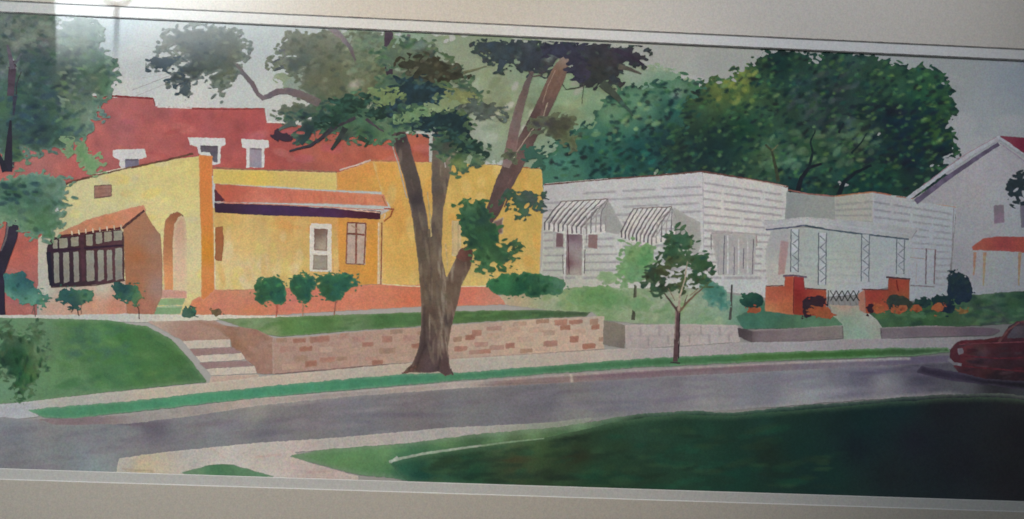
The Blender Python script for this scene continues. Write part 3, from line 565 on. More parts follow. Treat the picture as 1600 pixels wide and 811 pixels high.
strokes('frame', ww, [([(1111, 364), (1150, 364), (1184, 366)], 1.3, (146, 134, 134)), ([(1111, 366), (1111, 390)], 1.5, (104, 100, 100)), ([(1132, 368), (1131, 400), (1130, 428)], 1.8, (92, 90, 100)), ([(1147, 386), (1147, 430)], 1.5, (104, 100, 108)), ([(1162, 388), (1161, 420)], 1.5, (92, 88, 98)), ([(1177, 374), (1176, 400), (1175, 428)], 1.7, (100, 92, 98)), ([(1182, 368), (1182, 385)], 1.4, (130, 106, 106)), ([(1137, 368), (1137, 428)], 2.2, (180, 178, 176)), ([(1154, 372), (1154, 428)], 2, (178, 176, 172)), ([(1168, 372), (1168, 428)], 2, (176, 174, 172)), ([(1122, 376), (1122, 428)], 1.2, (140, 138, 138))])
# ---- porch house
PH = subject('porch_house', 'white house with a flat porch roof and red brick piers')
wash('rear_wall', PH, [(1229, 300), (1306, 308), (1306, 352), (1226, 350)], [(1260, 320, (132, 138, 134)), (1240, 330, (126, 130, 130)), (1295, 325, (134, 138, 134))], sp=2, mott=.04, label='shaded grey green wall set back between the houses')
wash('front_wall', PH, [(1304, 306), (1364, 300), (1367, 380), (1305, 352)], [(1320, 320, (152, 154, 144)), (1350, 330, (152, 152, 146))], sp=2, mott=.04, lines=boards(1305, 1365, 316, 310, 350, 352, 4, (120, 118, 120)), label='upper front wall of cream white boards')
wash('side_wall', PH, [(1363, 300), (1400, 306), (1494, 321), (1486, 400), (1482, 470), (1400, 470), (1363, 400)], [(1390, 320, (150, 152, 156)), (1460, 340, (144, 148, 152)), (1470, 420, (142, 147, 152)), (1450, 380, (148, 152, 156)), (1430, 440, (148, 152, 155))], sp=2.1, mott=.035, lines=boards(1366, 1490, 310, 330, 450, 450, 12, (100, 100, 108), .7), label='long right wall of grey white boards')
strokes('roof_edge', PH, [([(1231, 297), (1262, 303), (1304, 307)], 2.2, (130, 84, 76)), ([(1304, 307), (1335, 303), (1364, 300)], 2.2, (146, 96, 66)), ([(1364, 300), (1392, 305)], 2.2, (140, 84, 64)), ([(1400, 307), (1460, 315)], 1.8, (140, 92, 76)), ([(1462, 319), (1494, 324)], 1.4, (160, 110, 90)), ([(1490, 325), (1487, 400), (1483, 430)], 1.4, (112, 108, 112))], 'reddish brown roof edge')
wash('porch_wall', PH, [(1205, 356), (1260, 356), (1425, 372), (1423, 440), (1345, 460), (1200, 470), (1195, 400)],
     [(1220, 380, (154, 153, 153)), (1212, 430, (163, 162, 157)), (1270, 380, (147, 156, 153)), (1300, 400, (151, 161, 153)), (1330, 430, (151, 158, 154)), (1380, 400, (140, 149, 153)), (1320, 450, (162, 164, 160)), (1410, 420, (144, 150, 152))],
     sp=2.1, mott=.04, lines=boards(1250, 1345, 385, 388, 445, 450, 5, (128, 136, 132), .35), label='pale green grey wall inside the porch')
wash('door', PH, [(1219, 376), (1232, 378), (1226, 428), (1215, 430)], [(1224, 390, (150, 124, 124)), (1222, 420, (152, 120, 116))], sp=1.5, wob=.7, mott=.06, label='dull pink door inside the porch')
wash('porch_roof', PH, [(1190, 346), (1255, 339), (1340, 345), (1436, 357), (1424, 374), (1340, 364), (1258, 353), (1196, 359)],
     [(1210, 350, (158, 158, 162)), (1255, 346, (166, 166, 166)), (1330, 352, (150, 152, 154)), (1420, 364, (136, 138, 140))], sp=1.7, wob=.5, mott=.04, label='flat white porch roof',
     lines=[([(1192, 345), (1255, 340), (1340, 345)], .8, (126, 120, 120), .7), ([(1195, 353), (1256, 345), (1330, 355), (1420, 366)], .8, (184, 186, 190), .7)])
strokes('roof_shadow', PH, [([(1196, 359), (1230, 356), (1257, 352)], 2.4, (76, 82, 104)), ([(1257, 352), (1300, 360), (1350, 366), (1420, 374)], 2.8, (66, 80, 90)), ([(1424, 372), (1432, 360)], 1.6, (118, 116, 120))])
for lab, x, y0, y1 in [('first lattice post from the left', 1243, 358, 425), ('second lattice post from the left', 1286, 364, 445), ('third lattice post from the left', 1353, 366, 440), ('rightmost lattice post', 1408, 374, 428)]:
    L = [([(x-1, y0), (x-2, y1)], 11, (158, 166, 168)), ([(x-7, y0), (x-8, y1)], 1.6, (74, 82, 92)), ([(x+5, y0), (x+4, y1)], 1.6, (84, 92, 100))]
    yy = y0+4; s = 1
    while yy < y1-8:
        L.append(([(x-6*s, yy), (x+4*s, yy+9)], 1.2, (88, 94, 102))); yy += 9; s = -s
    strokes('porch_post', PH, L, lab)
wv = wash('window', PH, [(1421, 386), (1463, 388), (1460, 449), (1421, 448)], (146, 150, 150), sp=1.8, wob=.4, label='wide window right of the porch, faint brown frame')
strokes('frame', wv, [([(1422, 388), (1462, 390)], 1.2, (128, 118, 120)), ([(1447, 388), (1446, 444)], 2, (92, 78, 84)), ([(1461, 390), (1459, 444)], 2.2, (96, 76, 80)), ([(1422, 402), (1446, 405)], 1.4, (130, 118, 112)), ([(1422, 446), (1460, 448)], 1.6, (98, 86, 94)), ([(1432, 408), (1431, 444)], 1, (132, 126, 124))])
# gabled house
GH = subject('gabled_house', 'pale gabled house at the far right with a red roof')
wash('wall', GH, [(1420, 315), (1560, 222), (1625, 262), (1625, 480), (1482, 480), (1488, 400), (1494, 322)],
     [(1480, 300, (134, 134, 140)), (1540, 280, (142, 140, 146)), (1500, 350, (128, 132, 138)), (1520, 450, (130, 128, 134)), (1580, 420, (134, 138, 136)), (1570, 300, (138, 136, 142)), (1500, 400, (122, 124, 132))],
     sp=2.4, mott=.04, ms=30, label='pale grey gable wall')
strokes('rake_shadow', GH, [([(1430, 316), (1480, 278), (1530, 244), (1560, 225)], (9, 6), (82, 74, 96)), ([(1562, 224), (1600, 252), (1620, 262)], 2, (120, 110, 124))])
strokes('rake_board', GH, [([(1416, 312), (1470, 272), (1520, 238), (1563, 214)], 6, (156, 154, 162)), ([(1563, 216), (1590, 234), (1620, 252)], 6, (150, 148, 156)), ([(1442, 290), (1500, 246), (1556, 214)], 1.2, (128, 104, 114))])
wash('roof', GH, [(1560, 212), (1625, 217), (1625, 250), (1600, 240), (1580, 226)], [(1575, 216, (120, 48, 64)), (1600, 230, (116, 32, 56))], sp=1.7, wob=.8, mott=.08, label='dark red roof slope beyond the gable')
wash('window', GH, [(1552, 321), (1568, 320), (1569, 348), (1553, 349)], [(1560, 326, (96, 88, 98)), (1560, 344, (112, 92, 112))], sp=1.4, wob=.6, mott=.08, label='left upper window of the gable')
wash('window', GH, [(1593, 320), (1625, 320), (1625, 356), (1595, 356)], (92, 90, 104), sp=1.6, wob=.6, mott=.08, label='upper window cut by the right edge')
pr = wash('porch_roof', GH, [(1518, 385), (1535, 373), (1560, 369), (1625, 371), (1625, 396), (1560, 392), (1519, 391)], [(1530, 380, (142, 66, 54)), (1570, 380, (138, 58, 58)), (1600, 378, (140, 60, 52))], sp=1.7, wob=1, ws=5, mott=.08, label='small red porch canopy')
for x, c, lb in ((1523, (152, 102, 86), 'left canopy post'), (1538, (156, 108, 86), 'second canopy post'), (1593, (150, 106, 84), 'right canopy post')):
    strokes('canopy_post', GH, [([(x, 394), (x-2, 430 if x == 1523 else 446)], (5, 2.5), c)], lb)
wash('pine_branch', PIC, blobs([(1590, 292, 13, 8, -30), (1582, 300, 9, 8), (1598, 280, 12, 7), (1592, 310, 5, 10)], 3.5, 7, 3), (40, 54, 62), sp=1.5, mott=.15, ms=6, label='dark leafy twig reaching in at the right edge')
# ---- ground, from far to near
wash('path', PIC, [(-25, 492), (100, 492), (200, 490), (320, 492), (336, 492), (470, 494), (420, 500), (340, 500), (300, 505), (200, 503), (60, 500), (-25, 500)], [(150, 497, (176, 178, 170)), (330, 494, (200, 190, 170))], sp=2.4, mott=.04, label='pale strip along the foot of the houses')
wash('upper_lawn', PIC, [(338, 498), (420, 496), (560, 491), (700, 486), (840, 484), (925, 486), (916, 494), (800, 500), (680, 508), (560, 516), (440, 526), (410, 522), (370, 508)],
     [(380, 503, (112, 134, 92)), (450, 512, (82, 122, 60)), (500, 502, (74, 112, 58)), (600, 498, (66, 106, 56)), (560, 510, (90, 120, 78)), (420, 520, (116, 134, 96)), (750, 495, (66, 102, 56)), (850, 490, (62, 94, 58)), (910, 489, (66, 88, 60))],
     sp=2.1, wob=1, ws=8, mott=.09, ms=14, label='green lawn above the stone wall', edge=((130, 136, 104), 3, .5), dabs=[(60, [(70, 118, 56), (92, 128, 70), (62, 100, 54)], (8, 20), (2, 4), (-12, 2), .4)])
wash('planting_bed', PIC, [(838, 440), (880, 452), (900, 448), (1100, 452), (1200, 470), (1315, 498), (1200, 512), (1150, 508), (1140, 510), (1000, 506), (940, 500), (925, 488), (850, 484), (790, 476), (780, 462)],
     [(800, 470, (170, 150, 120)), (860, 470, (150, 156, 124)), (900, 470, (112, 142, 84)), (930, 480, (98, 134, 80)), (980, 470, (124, 146, 110)), (970, 440, (140, 156, 120)), (1040, 490, (102, 134, 100)), (1100, 480, (130, 150, 126)), (1100, 500, (104, 138, 104)), (1130, 460, (126, 150, 136)), (1180, 495, (64, 112, 88)), (1280, 500, (72, 112, 82)), (1240, 490, (80, 116, 86)), (1060, 465, (160, 160, 146))],
     sp=2.2, wob=1.5, mott=.08, ms=16, label='loose green planting in front of the white house', dabs=[(110, [(116, 146, 88), (88, 126, 78), (140, 156, 122), (150, 158, 136)], (5, 16), (3, 7), (-70, 10), .4, (850, 445, 1150, 510))])
wash('front_bed', PIC, [(1200, 470), (1290, 492), (1350, 486), (1500, 462), (1625, 452), (1625, 502), (1545, 508), (1400, 514), (1350, 508), (1318, 512), (1160, 514), (1150, 495)],
     [(1180, 505, (56, 102, 82)), (1290, 505, (76, 112, 82)), (1380, 500, (54, 88, 60)), (1450, 498, (48, 82, 50)), (1520, 490, (52, 80, 54)), (1580, 480, (48, 84, 58)), (1540, 470, (66, 96, 74)), (1600, 470, (40, 72, 56)), (1560, 500, (52, 60, 64))],
     sp=2.1, wob=1.5, mott=.12, ms=12, label='dark green planting strip in front of the porch house', dabs=[(120, [(40, 76, 52), (66, 98, 56), (34, 60, 56), (70, 104, 70)], (5, 14), (2.5, 5), (-20, 5), .5, (1350, 455, 1610, 508))], spots=[(1535, 478, 26, 14, 0, (30, 44, 56), .7)])
wash('garden_walk', PIC, [(1296, 476), (1345, 478), (1370, 500), (1378, 512), (1376, 530), (1318, 530), (1316, 506), (1300, 492)], [(1320, 482, (156, 132, 120)), (1320, 500, (112, 140, 118)), (1345, 520, (120, 146, 128)), (1362, 498, (142, 144, 136)), (1370, 515, (132, 138, 126))], sp=2, wob=1, mott=.05, label='pale green path up to the porch gate', spots=[(1318, 476, 30, 8, 0, (166, 120, 100), .7)])
wash('grassy_bank', PIC, [(-25, 496), (60, 497), (170, 500), (230, 510), (268, 530), (296, 560), (324, 597), (260, 603), (150, 615), (40, 628), (-25, 632)],
     [(60, 520, (86, 122, 92)), (30, 600, (92, 128, 98)), (130, 530, (84, 124, 76)), (190, 530, (62, 110, 56)), (220, 570, (62, 112, 62)), (270, 560, (60, 104, 56)), (305, 592, (66, 104, 66)), (160, 580, (70, 116, 70)), (100, 590, (86, 126, 80)), (120, 610, (90, 126, 86))],
     sp=2.6, wob=1.2, ws=14, mott=.08, ms=30, label='rounded green bank at the left', rough=.8, edge=((104, 130, 98), 7, .6),
     dabs=[(90, [(60, 108, 62), (70, 118, 56), (54, 100, 66), (84, 124, 70)], (8, 26), (4, 10), (-30, 40), .35, (100, 505, 310, 605)), (30, [(64, 104, 84), (58, 100, 80)], (6, 16), (4, 8), (-40, 30), .35, (110, 510, 200, 560))])
wash('landing', PIC, [(230, 502), (336, 500), (345, 506), (395, 528), (392, 534), (292, 536), (262, 520)], [(250, 508, (170, 146, 130)), (320, 515, (158, 124, 108)), (370, 522, (150, 118, 102)), (290, 530, (154, 118, 106))], sp=2, mott=.05, wob=1, label='brown landing at the top of the steps')
st = subject('stone_steps', 'pale concrete steps climbing from the pavement at the left')
for (a, b, c, d) in [((286, 533), (360, 530), (360, 542), (296, 545)), ((306, 556), (382, 551), (384, 562), (314, 566)), ((322, 576), (398, 572), (402, 583), (330, 587))]:
    wash('tread', st, [a, b, c, d], (186, 174, 158), sp=1.8, wob=1, mott=.06, ms=9)
for (a, b, c, d) in [((296, 545), (362, 542), (380, 551), (305, 556)), ((312, 567), (385, 563), (398, 572), (322, 576))]:
    wash('riser', st, [a, b, c, d], (142, 112, 108), sp=1.8, wob=1, mott=.05)
wash('riser', st, [(330, 588), (402, 584), (410, 590), (420, 586), (326, 604)], (176, 152, 136), sp=1.8, wob=1, mott=.05)
# stone wall
sw = subject('stone_wall', 'long retaining wall of tan and brown stones')
wash('end_wall', sw, [(300, 500), (350, 508), (400, 514), (428, 528), (428, 584), (402, 584), (398, 572), (384, 562), (378, 550), (362, 542), (360, 530), (340, 515)], [(330, 508, (156, 114, 92)), (380, 525, (152, 112, 94)), (420, 540, (154, 118, 102)), (405, 570, (148, 108, 92)), (368, 535, (130, 92, 68))], sp=1.9, wob=.9, mott=.07, ms=10, label='brown stone cheek wall beside the steps',
     dabs=[(26, [(136, 98, 80), (166, 128, 110), (130, 90, 70)], (4, 9), (3, 5), (0, 30), .5, (345, 510, 425, 580))])
wash('face', sw, [(426, 528), (480, 526), (560, 518), (700, 508), (850, 498), (944, 494), (944, 545), (860, 552), (700, 562), (640, 566), (560, 572), (490, 578), (426, 585)],
     [(440, 560, (160, 130, 114)), (450, 535, (168, 134, 118)), (520, 545, (166, 132, 116)), (620, 530, (170, 136, 118)), (740, 530, (176, 150, 130)), (850, 525, (182, 158, 136)), (900, 530, (180, 152, 134)), (930, 505, (170, 154, 136)), (640, 555, (166, 138, 118))],
     sp=2, wob=1, mott=.05, ms=14, label='coursed stone face, pinkish tan')
PALE = (186, 168, 148)
SC = [(150, 104, 88), (158, 112, 96), (146, 98, 80), (170, 138, 118), (150, 118, 98), (162, 124, 110), (176, 146, 126)]
stones = [(500, 530, 30, 10, 0), (538, 525, 14, 9, 5), (605, 530, 16, 10, 1), (590, 528, 14, 8, 3), (486, 568, 18, 10, 2), (512, 562, 24, 8, 1), (534, 560, 18, 7, 4), (470, 560, 22, 10, 4), (560, 548, 26, 9, 3), (605, 548, 26, 9, 4), (630, 545, 18, 10, 3), (560, 530, 20, 9, 5),
          (640, 528, 20, 9, 5), (720, 545, 20, 8, 1), (742, 550, 18, 7, 5), (752, 538, 22, 8, 5), (745, 520, 16, 10, 1), (770, 525, 20, 9, 6), (776, 543, 24, 8, 5), (797, 540, 14, 9, 0), (772, 513, 24, 7, 5), (876, 504, 20, 9, 1), (900, 503, 22, 7, 0), (928, 503, 14, 9, 4), (883, 512, 16, 8, 2), (930, 511, 14, 8, 2), (897, 530, 14, 10, 2), (860, 537, 22, 9, 1), (920, 541, 20, 8, 2),
          (820, 530, 26, 8, 6), (838, 515, 22, 8, 6), (450, 545, 24, 10, 5), (660, 520, 16, 8, 4), (715, 530, 14, 8, 4), (800, 515, 22, 7, 6), (905, 518, 20, 7, 6), (845, 545, 18, 7, 6), (630, 560, 18, 6, 6), (580, 560, 20, 6, 5)]
stones += [(452, 573, 22, 9, 3), (530, 574, 24, 7, 5), (478, 545, 20, 8, 2), (510, 546, 22, 8, 6), (540, 540, 20, 8, 3), (575, 538, 18, 7, 0), (650, 540, 14, 8, 2), (440, 532, 18, 8, 4), (468, 532, 20, 7, 2), (620, 518, 20, 7, 4), (735, 527, 16, 8, 2), (758, 549, 18, 7, 1), (822, 548, 20, 7, 4), (858, 520, 18, 8, 3), (940, 530, 10, 8, 4), (812, 506, 22, 7, 3), (848, 502, 20, 7, 4), (590, 566, 18, 7, 2)]
for i, (x, y, a, b, c) in enumerate(stones):
    s = -.07*a
    wash('stone', sw, [(x-a/2, y-b/2-s/2), (x+a/2, y-b/2+s/2), (x+a/2, y+b/2+s/2), (x-a/2, y+b/2-s/2)], SC[c], sp=2, wob=1.1, ws=6, mott=.07, ms=8, edge=(SC[3], 2, .35))
strokes('wall_foot', sw, [([(430, 584), (500, 578), (600, 570), (640, 567)], 1.6, (132, 104, 96)), ([(706, 560), (860, 551), (944, 545)], 1.2, (160, 132, 122))])
cw = subject('block_wall', 'low pale block wall in front of the white house')
wash('end_face', cw, [(943, 500), (977, 508), (976, 545), (942, 538)], [(955, 520, (116, 108, 94)), (970, 540, (108, 100, 94))], sp=1.9, wob=.8, mott=.05, label='shaded grey brown end face')
wash('face', cw, [(976, 508), (1060, 506), (1150, 508), (1154, 512), (1156, 534), (1060, 541), (978, 545)], [(1000, 515, (166, 154, 148)), (1060, 525, (160, 150, 146)), (1120, 520, (158, 150, 148)), (1010, 540, (154, 142, 138))], sp=2, wob=.8, mott=.05, label='pale face with faint block joints',
     lines=[([(x, y), (x+rs.uniform(-1, 1), y+h)], 1.2, (116, 102, 106), .7) for x, y, h in [(1000, 512, 12), (1012, 526, 14), (1030, 512, 13), (1044, 525, 12), (1062, 510, 14), (1078, 520, 16), (1095, 510, 12), (1108, 522, 14), (1124, 512, 12), (1138, 522, 10)]]+[([(980, 525), (1060, 524), (1150, 522)], 1, (132, 122, 126), .4)])
lw = subject('low_kerb_wall', 'low stone edging in two lengths either side of the garden path')
wash('left_length', lw, [(1152, 512), (1172, 516), (1240, 513), (1316, 508), (1318, 528), (1240, 534), (1176, 536), (1154, 526)], [(1162, 520, (70, 62, 66)), (1190, 526, (112, 100, 106)), (1240, 524, (116, 104, 106)), (1300, 518, (116, 106, 102))], sp=1.9, wob=.6, mott=.06, label='left length ending in a dark block',
     lines=[([(1174, 515), (1240, 511), (1314, 507)], 2, (150, 142, 132), .8), ([(1173, 517), (1174, 535)], 1, (70, 60, 66), .7), ([(1317, 510), (1317, 528)], 1, (50, 46, 52), .8), ([(1176, 534), (1240, 532), (1316, 526)], 1, (92, 80, 90), .6)])
wash('right_length', lw, [(1374, 512), (1450, 509), (1550, 512), (1564, 516), (1550, 524), (1450, 526), (1376, 529)], [(1390, 520, (98, 90, 96)), (1450, 518, (96, 84, 92)), (1540, 518, (84, 72, 84))], sp=1.9, wob=.6, mott=.06, label='right length running behind the red car', lines=[([(1376, 511), (1450, 508), (1560, 508)], 2.2, (126, 122, 122), .8), ([(1376, 513), (1376, 528)], 1, (56, 52, 58), .8)])
# pavement, verge, kerb, road
wash('pavement', PIC, [(-25, 634), (40, 628), (150, 615), (326, 598), (430, 586), (640, 567), (706, 561), (860, 552), (944, 546), (1060, 542), (1156, 535), (1240, 534), (1320, 530), (1450, 528), (1560, 526), (1625, 524), (1625, 545), (1450, 546), (1250, 556), (1060, 566), (860, 578), (700, 590), (560, 602), (400, 616), (200, 634), (60, 650), (-25, 664)],
     [(20, 645, (160, 162, 166)), (100, 630, (166, 164, 154)), (300, 610, (180, 166, 146)), (450, 598, (180, 164, 146)), (620, 580, (176, 162, 144)), (800, 570, (168, 160, 148)), (900, 558, (172, 156, 142)), (1060, 552, (156, 148, 148)), (1200, 545, (146, 142, 144)), (1350, 540, (134, 130, 134)), (1450, 536, (122, 118, 122)), (1560, 532, (96, 92, 98))], sp=2.8, mott=.045, ms=30, label='pale pavement running the length of the street')
wash('road', PIC, [(-25, 650), (60, 655), (100, 660), (200, 655), (400, 632), (700, 606), (900, 592), (1100, 582), (1300, 572), (1480, 562), (1625, 560), (1625, 640), (1480, 616), (1300, 628), (1150, 640), (900, 660), (700, 680), (560, 692), (450, 706), (330, 722), (200, 745), (-25, 745)],
     [np.array((.955, 1.01, .955)), [(20, 700, (110, 108, 120)), (100, 700, (122, 122, 132)), (200, 690, (126, 122, 132)), (160, 730, (134, 136, 144)), (60, 672, (130, 124, 134)), (300, 660, (126, 116, 122)), (240, 668, (98, 88, 104)), (400, 640, (142, 130, 126)), (420, 665, (112, 104, 116)), (330, 700, (120, 116, 126)), (500, 640, (112, 102, 112)), (560, 660, (112, 106, 118)), (650, 625, (116, 104, 112)), (700, 650, (116, 110, 118)), (850, 625, (104, 96, 110)), (900, 640, (120, 114, 120)), (1050, 610, (112, 104, 118)), (1100, 625, (130, 124, 134)),
      (1200, 600, (112, 106, 122)), (1250, 622, (134, 130, 138)), (1350, 590, (92, 84, 104)), (1380, 600, (116, 110, 124)), (1440, 580, (70, 64, 84)), (1500, 605, (78, 76, 88)), (1560, 600, (46, 44, 54)), (1600, 615, (60, 60, 70)), (480, 686, (122, 114, 122))]],
     sp=2.8, wob=1.5, mott=.06, ms=34, label='purple grey street sweeping past the houses', rough=.8, edge=((150, 144, 138), 7, .45),
     dabs=[(120, [(100, 94, 110), (120, 112, 124), (132, 126, 132), (106, 98, 106)], (16, 50), (3, 8), (-10, 0), .3, (0, 610, 900, 730)), (60, [(96, 90, 112), (120, 114, 128), (110, 100, 114)], (16, 50), (2.5, 6), (-8, 2), .3, (850, 575, 1450, 640))],
     spots=[(580, 640, 50, 5, -6, (150, 140, 140), .45), (640, 648, 110, 6, 0, (92, 84, 104), .6), (450, 655, 60, 6, -8, (98, 90, 104), .6), (1280, 612, 90, 9, -4, (142, 140, 144), .55), (1120, 628, 70, 6, -4, (140, 136, 140), .5), (250, 700, 60, 8, -5, (136, 130, 134), .4), (420, 678, 70, 6, -8, (98, 92, 106), .6), (880, 612, 120, 5, -4, (92, 84, 102), .5), (1380, 580, 60, 6, -4, (64, 56, 88), .6), (330, 662, 70, 6, -3, (108, 94, 104), .6), (200, 662, 60, 5, 4, (98, 80, 96), .6), (470, 630, 50, 4, -6, (156, 142, 138), .6)])
wash('kerb', PIC, [(60, 655), (200, 648), (400, 622), (560, 610), (700, 598), (860, 586), (1060, 574), (1250, 565), (1480, 555), (1500, 560), (1480, 566), (1250, 578), (1060, 587), (900, 597), (760, 604), (560, 618), (400, 634), (300, 650), (200, 662), (90, 664)],
     [(120, 662, (120, 104, 108)), (250, 650, (150, 142, 136)), (400, 628, (164, 150, 140)), (560, 614, (150, 138, 132)), (720, 600, (168, 156, 146)), (800, 598, (130, 108, 104)), (860, 594, (128, 108, 104)), (1000, 586, (116, 96, 104)), (1150, 578, (112, 98, 104)), (1300, 570, (104, 98, 110)), (1440, 564, (84, 78, 98))], sp=1.9, wob=1, ws=8, mott=.06, ms=14,
     lines=[([(400, 622), (560, 610), (700, 598), (870, 587), (1060, 575), (1250, 566), (1420, 560)], 1.8, (170, 158, 150), .65), ([(892, 583), (893, 596)], 2.4, (184, 176, 160), .8), ([(748, 602), (880, 596)], 1.2, (98, 84, 84), .5), ([(900, 590), (1060, 580), (1200, 572)], 2.5, (112, 88, 96), .6)]
           +[([(x, 586-(x-1060)*.045-3), (x+.5, 586-(x-1060)*.045+4)], .9, (90, 78, 88), .5) for x in (1020, 1058, 1090, 1118, 1150, 1176)], label='broken kerb line between verge and street')
wash('verge', PIC, [(44, 640), (110, 634), (200, 627), (330, 612), (430, 602), (560, 590), (640, 584), (720, 582), (860, 571), (1000, 560), (1170, 552), (1300, 547), (1400, 543), (1480, 543), (1484, 550), (1430, 556), (1250, 562), (1170, 566), (1000, 574), (860, 584), (700, 596), (560, 608), (400, 622), (240, 640), (110, 654), (66, 652)],
     [(70, 648, (70, 130, 96)), (160, 640, (68, 130, 92)), (300, 624, (66, 136, 98)), (400, 614, (62, 132, 98)), (600, 596, (60, 126, 92)), (780, 586, (62, 122, 88)), (900, 576, (60, 110, 74)), (1100, 562, (58, 104, 66)), (1200, 556, (60, 102, 50)), (1320, 550, (52, 96, 46)), (1440, 548, (50, 80, 50))],
     sp=2, wob=1.3, ws=9, mott=.07, ms=14, label='bright green grass verge between pavement and kerb', rough=.8, edge=((118, 142, 118), 4, .6), dabs=[(90, [(58, 124, 84), (74, 134, 96), (56, 112, 70)], (10, 30), (2, 4), (-9, -1), .35)])
wash('footpath_corner', PIC, [(186, 716), (260, 706), (400, 692), (520, 684), (700, 668), (860, 660), (900, 655), (930, 652), (900, 668), (640, 692), (460, 706), (480, 722), (560, 744), (560, 760), (180, 748)],
     [(220, 730, (186, 168, 134)), (200, 724, (170, 164, 154)), (300, 712, (172, 166, 158)), (420, 700, (176, 168, 160)), (360, 722, (184, 176, 166)), (500, 735, (172, 154, 144)), (470, 722, (180, 160, 150)), (520, 688, (160, 154, 146)), (700, 672, (158, 152, 146)), (880, 658, (128, 134, 120)), (420, 740, (180, 172, 162))],
     sp=2.2, wob=1, ws=8, mott=.045, ms=16, label='pale pavement corner in the foreground', lines=[([(192, 733), (240, 736)], 1.2, (140, 120, 96), .7), ([(400, 714), (440, 710)], 1.5, (176, 144, 132), .6), ([(480, 738), (540, 734)], 1.6, (168, 138, 130), .6), ([(330, 700), (352, 716)], .9, (180, 146, 134), .5)])
wash('near_lawn', PIC, [(447, 712), (520, 700), (640, 692), (760, 676), (870, 668), (940, 656), (1000, 646), (1060, 642), (1150, 644), (1200, 638), (1300, 630), (1420, 620), (1480, 616), (1560, 614), (1625, 622), (1625, 800), (1200, 790), (640, 752), (600, 745), (560, 742), (500, 726)],  # right end: dark green with the dim corner's shade put into the pigment
     [(470, 712, (92, 126, 84)), (540, 715, (82, 126, 78)), (600, 700, (90, 130, 84)), (700, 690, (90, 126, 78)), (780, 680, (96, 128, 88)), (590, 735, (78, 122, 76)), (640, 730, (52, 102, 72)), (640, 745, (30, 84, 64)), (700, 720, (54, 90, 58)), (740, 740, (30, 74, 50)), (840, 700, (66, 96, 54)), (880, 684, (72, 104, 70)), (905, 664, (92, 124, 90)), (960, 656, (66, 100, 74)), (830, 676, (96, 128, 90)), (1020, 650, (40, 72, 58)), (800, 715, (62, 62, 34)), (770, 720, (50, 70, 40)), (900, 712, (42, 58, 34)), (930, 740, (30, 74, 50)), (960, 690, (34, 66, 42)),
      (1000, 670, (28, 58, 44)), (1050, 720, (24, 56, 42)), (1100, 690, (22, 60, 46)), (1150, 740, (16, 60, 48)), (1200, 670, (20, 58, 50)), (1250, 700, (18, 52, 46)), (1200, 710, (26, 46, 36)), (1300, 740, (18, 48, 42)), (1350, 660, (16, 44, 44)), (1340, 700, (20, 34, 40)), (1400, 640, (18, 40, 44)), (1400, 740, (24, 34, 38)), (1430, 690, (24, 28, 38)), (1480, 640, (24, 28, 36)), (1500, 720, (24, 27, 34)), (1590, 680, (25, 26, 32)), (1580, 760, (26, 27, 33)), (1590, 630, (40, 42, 48))],
     sp=3, wob=1.5, ws=20, mott=.1, ms=40, label='large near lawn, very dark green to the right', rough=1.0, edge=((118, 130, 112), 8, .5),
     dabs=[(150, [(20, 66, 50), (34, 60, 40), (24, 54, 44), (46, 78, 46)], (14, 40), (4, 10), (-15, 5), .25, (650, 660, 680, 670)), (40, [(88, 128, 78), (78, 122, 74)], (10, 30), (3, 6), (-14, -4), .35, (480, 685, 860, 740))],
     spots=[(800, 716, 70, 9, 0, (66, 58, 34), .6), (905, 714, 40, 14, 0, (48, 50, 34), .5)])
wash('dark_lawn', PIC, [(611, 724), (632, 717), (664, 711), (704, 705), (756, 698), (800, 692), (850, 684), (905, 672), (950, 662), (1010, 652), (1060, 648), (1150, 649), (1200, 644), (1300, 636), (1420, 626), (1480, 622), (1560, 620), (1625, 628), (1625, 800), (1200, 790), (640, 752), (622, 740)],  # real dark green, pushed towards black for the unlit lower right corner
     [(630, 732, (40, 94, 70)), (660, 740, (24, 76, 62)), (680, 715, (56, 90, 58)), (720, 725, (40, 78, 52)), (740, 742, (24, 68, 46)), (790, 702, (64, 90, 56)), (840, 700, (56, 84, 48)), (880, 690, (52, 78, 50)), (800, 716, (62, 62, 36)), (900, 712, (44, 56, 34)), (930, 740, (26, 68, 46)), (960, 680, (36, 68, 46)), (1000, 670, (38, 72, 52)), (1050, 720, (30, 64, 46)), (1100, 690, (28, 68, 50)), (1150, 740, (20, 64, 50)),
      (1200, 670, (26, 64, 54)), (1250, 700, (18, 52, 46)), (1200, 710, (26, 46, 36)), (1300, 740, (18, 48, 42)), (1350, 660, (16, 44, 44)), (1340, 700, (20, 34, 40)), (1400, 640, (18, 40, 44)), (1400, 740, (24, 34, 38)), (1430, 690, (24, 28, 38)), (1480, 640, (24, 28, 36)), (1500, 720, (24, 27, 34)), (1590, 680, (25, 26, 32)), (1580, 760, (26, 27, 33)), (1590, 630, (32, 34, 40))],
     sp=3, wob=1.5, ws=20, mott=.1, ms=40, label='darkest part of the near lawn, almost black at the right', edge=((74, 104, 72), 9, .55),
     dabs=[(150, [(24, 76, 54), (40, 68, 42), (26, 58, 46), (50, 80, 48), (30, 50, 38)], (12, 34), (3, 8), (-15, 5), .4, (650, 670, 1300, 770))],
     spots=[(800, 718, 60, 7, 0, (66, 58, 34), .6), (905, 714, 40, 14, 0, (48, 50, 34), .5)])
strokes('lawn_edge_strip', PIC, [([(608, 721), (626, 716), (660, 709), (700, 703), (752, 696)], (4.5, 3), (138, 150, 132)), ([(610, 722), (622, 714)], 4, (152, 160, 148)), ([(752, 696), (800, 690), (850, 685)], (3, 1.5), (110, 134, 104))], 'short pale edging strip on the near lawn')
